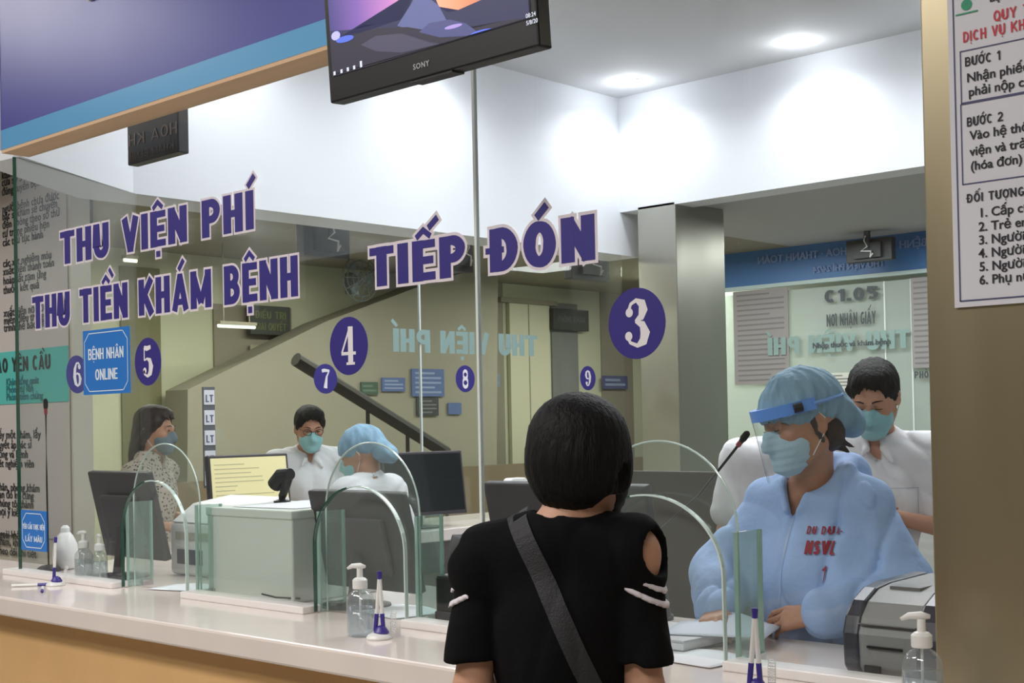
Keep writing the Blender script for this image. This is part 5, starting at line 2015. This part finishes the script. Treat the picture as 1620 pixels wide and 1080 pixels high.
def nurse():
    P = place('person in a light blue protective gown, blue hair cap, visor and surgical mask reading forms', -1.80, .66, -8)
    p = dict(slim=.95, hip=(0, .02, .88), chest=(0, -.02, 1.17), neck=(.005, -.045, 1.335), head=(.034, -.118, 1.505), rot=(13, -3, -24),
             sh=[(-.145, -.03, 1.278), (.136, -.01, 1.290)], el=[(-.232, -.15, 1.095), (.240, .02, 1.080)], wr=[(-.10, -.315, 1.03), (.150, -.225, 1.035)],
             hand=[dict(direction=(.55, -.75, -.12), back=(-.2, -.15, 1), side=-1, curl=(18, 24, 14), thumb=30), dict(direction=(-.92, -.30, -.16), back=(.15, -.75, .75), side=1, curl=(22, 30, 18), spread=3, thumb=24)])
    F = Fig((-.40, -.48, -.01), (.40, .26, 1.68), .005)
    V = F.new()
    body_field(F, V, p)
    F.mesh('body', V, SKIN2, P)
    eyes(p, P, closed=True)
    G = F.new()
    torso_cloth(F, G, p, .017, sleeve=(1.94, .016), waist=1.02)
    F.ell(G, (0, -.03, 1.05), (.19, .155, .22), .05)
    # hood lying on the back and collar rim
    F.cap(G, (-.085, -.03, 1.375), (-.03, .075, 1.385), .030, .036, .02)
    F.cap(G, (.090, -.03, 1.375), (.03, .075, 1.385), .032, .036, .02)
    F.cap(G, (-.04, .08, 1.385), (.04, .08, 1.385), .038, .038, .03)
    F.ell(G, (0, .085, 1.32), (.10, .035, .07), .04)
    F.cap(G, (-.085, -.04, 1.365), (-.014, -.120, 1.285), .014, .012, .012)
    F.cap(G, (.090, -.04, 1.368), (.014, -.120, 1.285), .014, .012, .012)
    # gathered cuffs
    for i in (0, 1):
        e_, w_ = np.array(p['el'][i]), np.array(p['wr'][i])
        d = w_ - e_
        F.cap(G, e_ + d * .80, e_ + d * .97, .044, .034, .015)
    G = inter(G, F.half((0, 0, -1), (0, 0, .60)))
    F.cap(G, (.010, -.045, 1.31), (.03, -.095, 1.46), .062, .080, .012, 'cut')
    F.ell(G, (0, -.150, 1.350), (.040, .07, .075), .012, 'cut')
    F.folds(G, .0042, 30, 11, seed=.4)
    F.folds(G, .0014, 70, 20, seed=2.4)
    F.creases(G, .0075, 20, 12, seed=1.1)
    GOWN = mat('blue_gown_cloth', (158, 186, 230), .8, var=.05, scale=10, bump=.6, bscale=24)
    g = F.mesh('gown', G, GOWN, P)
    bv = bvh_of(g)
    M_ = FY(0)
    # zip placket
    bm = bmesh.new()
    rows = []
    for i in range(36):
        z = 1.285 - i * .012
        rows.append([bm.verts.new((x, -.4, z)) for x in (-.004, 0, .004)])
    for a, b in zip(rows, rows[1:]):
        for k in range(2):
            bm.faces.new((a[k], a[k + 1], b[k + 1], b[k]))
    z_ = bmobj('zip', bm, mat('zip_tape', (168, 190, 222), .5), g)
    drape(z_, bv, (0, 1, 0), .001)
    bm = bmesh.new()
    block_text(bm, 'DU DUA-', .050, .135, 1.225, .020, M_, t=.2, gap=.22)
    block_text(bm, 'NSVL', .055, .125, 1.175, .034, M_, t=.26, gap=.08)
    block_text(bm, '1', .098, .110, 1.095, .052, M_, t=.16)
    bmesh.ops.subdivide_edges(bm, edges=bm.edges, cuts=2)
    l_ = bmobj('red_lettering', bm, mat('gown_red', (150, 40, 58), .7), g)
    drape(l_, bv, (-.06, 1, 0), .0055)
    # cap, visor, mask
    R, t = R3(p['rot']), np.array(p['head'])
    c = bouffant(F, R, t, P)
    m = face_mask(F, V, p, MASK_BLUE, P)
    Hh = F.new()
    F.frame(R, t)
    F.ell(Hh, (0, .05, -.035), (.070, .055, .055), .02)
    for s in (-1, 1):
        F.cap(Hh, (s * .068, -.006, .02), (s * .070, .010, -.05), .012, .006, .01)
    F.cap(Hh, (0, .07, -.06), (.02, .10, -.10), .02, .004, .01)
    F.cap(Hh, (.03, .07, -.06), (.06, .10, -.09), .01, .003, .01)
    strands(F, Hh, R, t)
    F.frame()
    F.mesh('hair', Hh, mat('brown_black_hair', (48, 36, 34), .6), P)
    Rm, tv_ = Matrix(R.tolist()), Vector(t.tolist())
    vis = bpy.data.objects.new('visor', None)
    COL.objects.link(vis)
    vis.parent = P
    X = lambda a, rr, z, ry=None: tv_ + Rm @ Vector((rr * math.sin(a), .005 - (ry or rr * 1.28) * math.cos(a), z))
    bm = bmesh.new()
    n = 30
    rows = []
    for i in range(n + 1):
        a = math.radians(-88 + 176 * i / n)
        rows.append([bm.verts.new(X(a, .100, z, .132)) for z in (.062, .03, -.02, -.07, -.125)])
    for a, b in zip(rows, rows[1:]):
        for k in range(4):
            bm.faces.new((a[k], a[k + 1], b[k + 1], b[k]))
    sh_ = bmobj('visor_sheet', bm, glass('visor_film', (.96, .98, .99), f0=.035, fog=.02), vis, smooth=True)
    bm = bmesh.new()
    rows = []
    for i in range(n + 1):
        a = math.radians(-88 + 176 * i / n)
        rows.append([bm.verts.new(X(a, rr, z, ry)) for rr, ry, z in ((.101, .133, .066), (.101, .133, .036), (.090, .112, .036), (.090, .112, .066))])
    for a, b in zip(rows, rows[1:]):
        for k in range(4):
            bm.faces.new((a[k], a[(k + 1) % 4], b[(k + 1) % 4], b[k]))
    bm.faces.new(rows[0])
    bm.faces.new(rows[-1][::-1])
    bmobj('forehead_band', bm, mat('visor_band_blue', (98, 150, 232), .35), vis)
    bm = bmesh.new()
    tube(bm, [X(math.radians(a), .1015, .051, .132 if abs(a) < 90 else .118) for a in range(86, 276, 10)], .0045, 6)
    bmobj('elastic_strap', bm, mat('strap_blue', (120, 160, 220), .7), vis)
    bm = bmesh.new()
    tube(bm, [X(math.radians(62), .1035, .051, .136), X(math.radians(72), .1035, .051, .136)], .012, 8)
    bmobj('buckle', bm, BLACKPL, vis)
    trousers(F, p, NAVY_CLOTH, P)
    shoes(p, BLACK_SHOE, P)


def shirt_person(label, x, y, rz, p, h=.008, hair_rgb=HAIR, shirt=WHITE_SHIRT, maskm=MASK_TEAL, long_hair=False, glasses=False, cap=False, collar=True, skin=SKIN, pocket=False, sleeve=(.72, .014)):
    P = place(label, x, y, rz)
    F = Fig((-.36, -.46, -.01), (.36, .28, 1.80), h)
    V = F.new()
    body_field(F, V, p)
    F.mesh('body', V, skin, P)
    S_ = F.new()
    torso_cloth(F, S_, p, .014, sleeve=sleeve)
    N = np.array(p['neck'])
    S_ = inter(S_, F.half((0, 0, -1), (0, 0, .80)))
    hd = np.array(p['head'])
    F.cap(S_, N, hd, .056, .066, .01, 'cut')
    F.ell(S_, N + (0, -.095, -.02), (.024, .05, .045), .01, 'cut')
    if collar:
        for s in (-1, 1):
            F.cap(S_, N + (s * .064, .015, .022), N + (s * .026, -.082, -.022), .015, .011, .008)
            F.cap(S_, N + (s * .028, -.084, -.024), N + (s * .058, -.108, -.066), .012, .005, .006)
        F.cap(S_, N + (-.055, .03, .022), N + (.055, .03, .022), .022, .022, .012)
    F.folds(S_, .003, 32, 12, seed=x * 3)
    F.creases(S_, .006, 20, 11, seed=x * 2)
    s_ = F.mesh('shirt', S_, shirt, P)
    if pocket:
        bv = bvh_of(s_)
        bm = bmesh.new()
        x0, x1, z0, z1 = .045, .135, N[2] - .26, N[2] - .15
        for q, r in (((x0, z1), (x0, z0)), ((x0, z0), (x1, z0)), ((x1, z0), (x1, z1)), ((x0, z1), (x1, z1))):
            for i in range(8):
                a = (q[0] + (r[0] - q[0]) * i / 8, q[1] + (r[1] - q[1]) * i / 8)
                b = (q[0] + (r[0] - q[0]) * (i + 1) / 8, q[1] + (r[1] - q[1]) * (i + 1) / 8)
                ribbon(bm, [a, b], [.0012, .0012], M=FY(-.4))
        o = bmobj('pocket_seam', bm, mat('seam_shadow_cloth', (190, 190, 196), .9), s_)
        drape(o, bv, (0, 1, 0), .002)
        bm = bmesh.new()
        for i in range(6):
            z = N[2] - .06 - i * .075
            ribbon(bm, arc(.003, z, .003, .003, 0, 360, 8), [.002] * 9, M=FY(-.4))
        o = bmobj('shirt_button', bm, mat('button_pearl', (196, 196, 200), .3), s_)
        drape(o, bv, (0, 1, 0), .002)
    R, t = R3(p['rot']), hd
    if cap:
        bouffant(F, R, t, P)
    else:
        Hh = F.new()
        F.frame(R, t)
        F.ell(Hh, (0, .020, .046), (.084, .099, .088), .02)
        F.ell(Hh, (0, .052, -.015), (.074, .056, .055), .03)
        F.ell(Hh, (.012, -.030, .092), (.058, .050, .030), .03)
        for s in (-1, 1):
            F.cap(Hh, (s * .071, -.030, .050), (s * .072, -.012, .004), .013, .006, .015)
        if long_hair:
            F.ell(Hh, (0, .06, -.06), (.078, .055, .10), .03)
            F.ell(Hh, (0, .09, -.13), (.055, .04, .09), .03)
            for s in (-1, 1):
                F.cap(Hh, (s * .070, -.03, .05), (s * .074, .03, -.05), .020, .022, .02)
        F.ell(Hh, (0, -.125, .022), (.066, .088, .074), .008, 'cut')
        strands(F, Hh, R, t, .0020, 19)
        F.frame(R, t)
        for k_ in range(7):
            F.cap(Hh, (-.045 + .015 * k_, -.055, .088), (-.052 + .016 * k_ + .006 * math.sin(k_ * 2.3), -.088, .064 + .006 * math.cos(k_ * 1.7)), .010, .003, .008)
        F.frame()
        F.mesh('hair', Hh, hair_rgb, P)
    face_mask(F, V, p, maskm, P, loops=True)
    eyes(p, P, closed=p['rot'][0] > 20)
    if glasses:
        Rm, tv_ = Matrix(R.tolist()), Vector(t.tolist())
        bm = bmesh.new()
        for s in (-1, 1):
            tube(bm, [tv_ + Rm @ Vector((s * .032 + .022 * math.cos(q), -.106 + .004 * math.cos(q) * s, .008 + .016 * math.sin(q))) for q in [2 * PI * i / 20 for i in range(21)]], .0018, 5)
            tube(bm, [tv_ + Rm @ Vector((s * .054, -.102, .014)), tv_ + Rm @ Vector((s * .078, .01, .018))], .0016, 5)
        tube(bm, [tv_ + Rm @ Vector((-.010, -.108, .012)), tv_ + Rm @ Vector((.010, -.108, .012))], .0018, 5)
        bmobj('glasses', bm, BLACKPL, P)
    trousers(F, p, NAVY_CLOTH, P)
    shoes(p, BLACK_SHOE, P)
    return P


def pose(H=1.65, head_dx=0, head_dy=-.03, rot=(5, 0, 0), **k):
    s = H / 1.65
    d = dict(slim=1.0, hip=(0, 0, .90 * s), chest=(0, -.01, 1.19 * s), neck=(0, .0, 1.375 * s), head=(head_dx, head_dy, 1.515 * s), rot=rot,
             sh=[(-.172, 0, 1.33 * s), (.172, 0, 1.33 * s)], el=[(-.225, .03, 1.07 * s), (.225, .03, 1.07 * s)], wr=[(-.17, -.18, 1.04), (.17, -.18, 1.04)],
             hand=[dict(direction=(.2, -1, -.2), back=(-.5, 0, .8), side=-1), dict(direction=(-.2, -1, -.2), back=(.5, 0, .8), side=1)])
    d.update(k)
    return d


woman_back()
nurse()
shirt_person('person in a white collared shirt and pale mask looking down, standing beyond the nurse', -2.14, 1.64, 20,
             pose(1.72, rot=(26, 0, -4), head_dy=-.07, el=[(-.235, -.02, 1.14), (.235, -.02, 1.14)], wr=[(-.07, -.20, 1.19), (.06, -.215, 1.20)],
                  hand=[dict(direction=(.7, -.5, .1), back=(-.2, -.8, .3), side=-1), dict(direction=(-.8, -.35, .1), back=(.2, -.8, .3), side=1)]), h=.007, pocket=True)
shirt_person('person in a white shirt mostly hidden behind the head of the nurse', -2.70, 1.90, 74, pose(1.70, head_dx=0, head_dy=-.19, rot=(34, 0, 0), neck=(0, -.07, 1.40)), h=.010)
shirt_person('person with glasses, teal mask and white shirt at the side counter outside', -5.84, 2.15, 62, pose(1.64, rot=(14, 0, 0), head_dy=-.06), h=.009, glasses=True, skin=SKIN2, collar=True)
shirt_person('person in white with a blue hair cap seen from behind at the side glazing', -4.70, 1.60, -78, pose(1.50, rot=(14, 0, 14), head_dy=-.04), h=.008, cap=True, collar=False, skin=SKIN2)
DOT = mat('dotted_blouse', (196, 184, 172), .8)
nt = DOT.node_tree
vn = nt.nodes.new('ShaderNodeTexVoronoi')
vn.inputs['Scale'].default_value = 60
tcn = nt.nodes.new('ShaderNodeTexCoord')
nt.links.new(tcn.outputs['Object'], vn.inputs['Vector'])
crn = nt.nodes.new('ShaderNodeValToRGB')
crn.color_ramp.elements[0].position, crn.color_ramp.elements[0].color = .25, srgb(70, 60, 58)
crn.color_ramp.elements[1].position, crn.color_ramp.elements[1].color = .40, srgb(200, 188, 176)
nt.links.new(vn.outputs['Distance'], crn.inputs[0])
nt.links.new(crn.outputs[0], nt.nodes['Principled BSDF'].inputs['Base Color'])
shirt_person('person with long dark hair, grey mask and a dotted blouse outside the corner glass', -5.95, 1.22, 122, pose(1.65, rot=(6, 0, 0), slim=.88, sh=[(-.155, 0, 1.29), (.155, 0, 1.29)]), h=.009, shirt=DOT, maskm=mat('mask_grey', (120, 136, 146), .8), long_hair=True, hair_rgb=mat('brown_black_hair', (48, 36, 34), .6), collar=False)
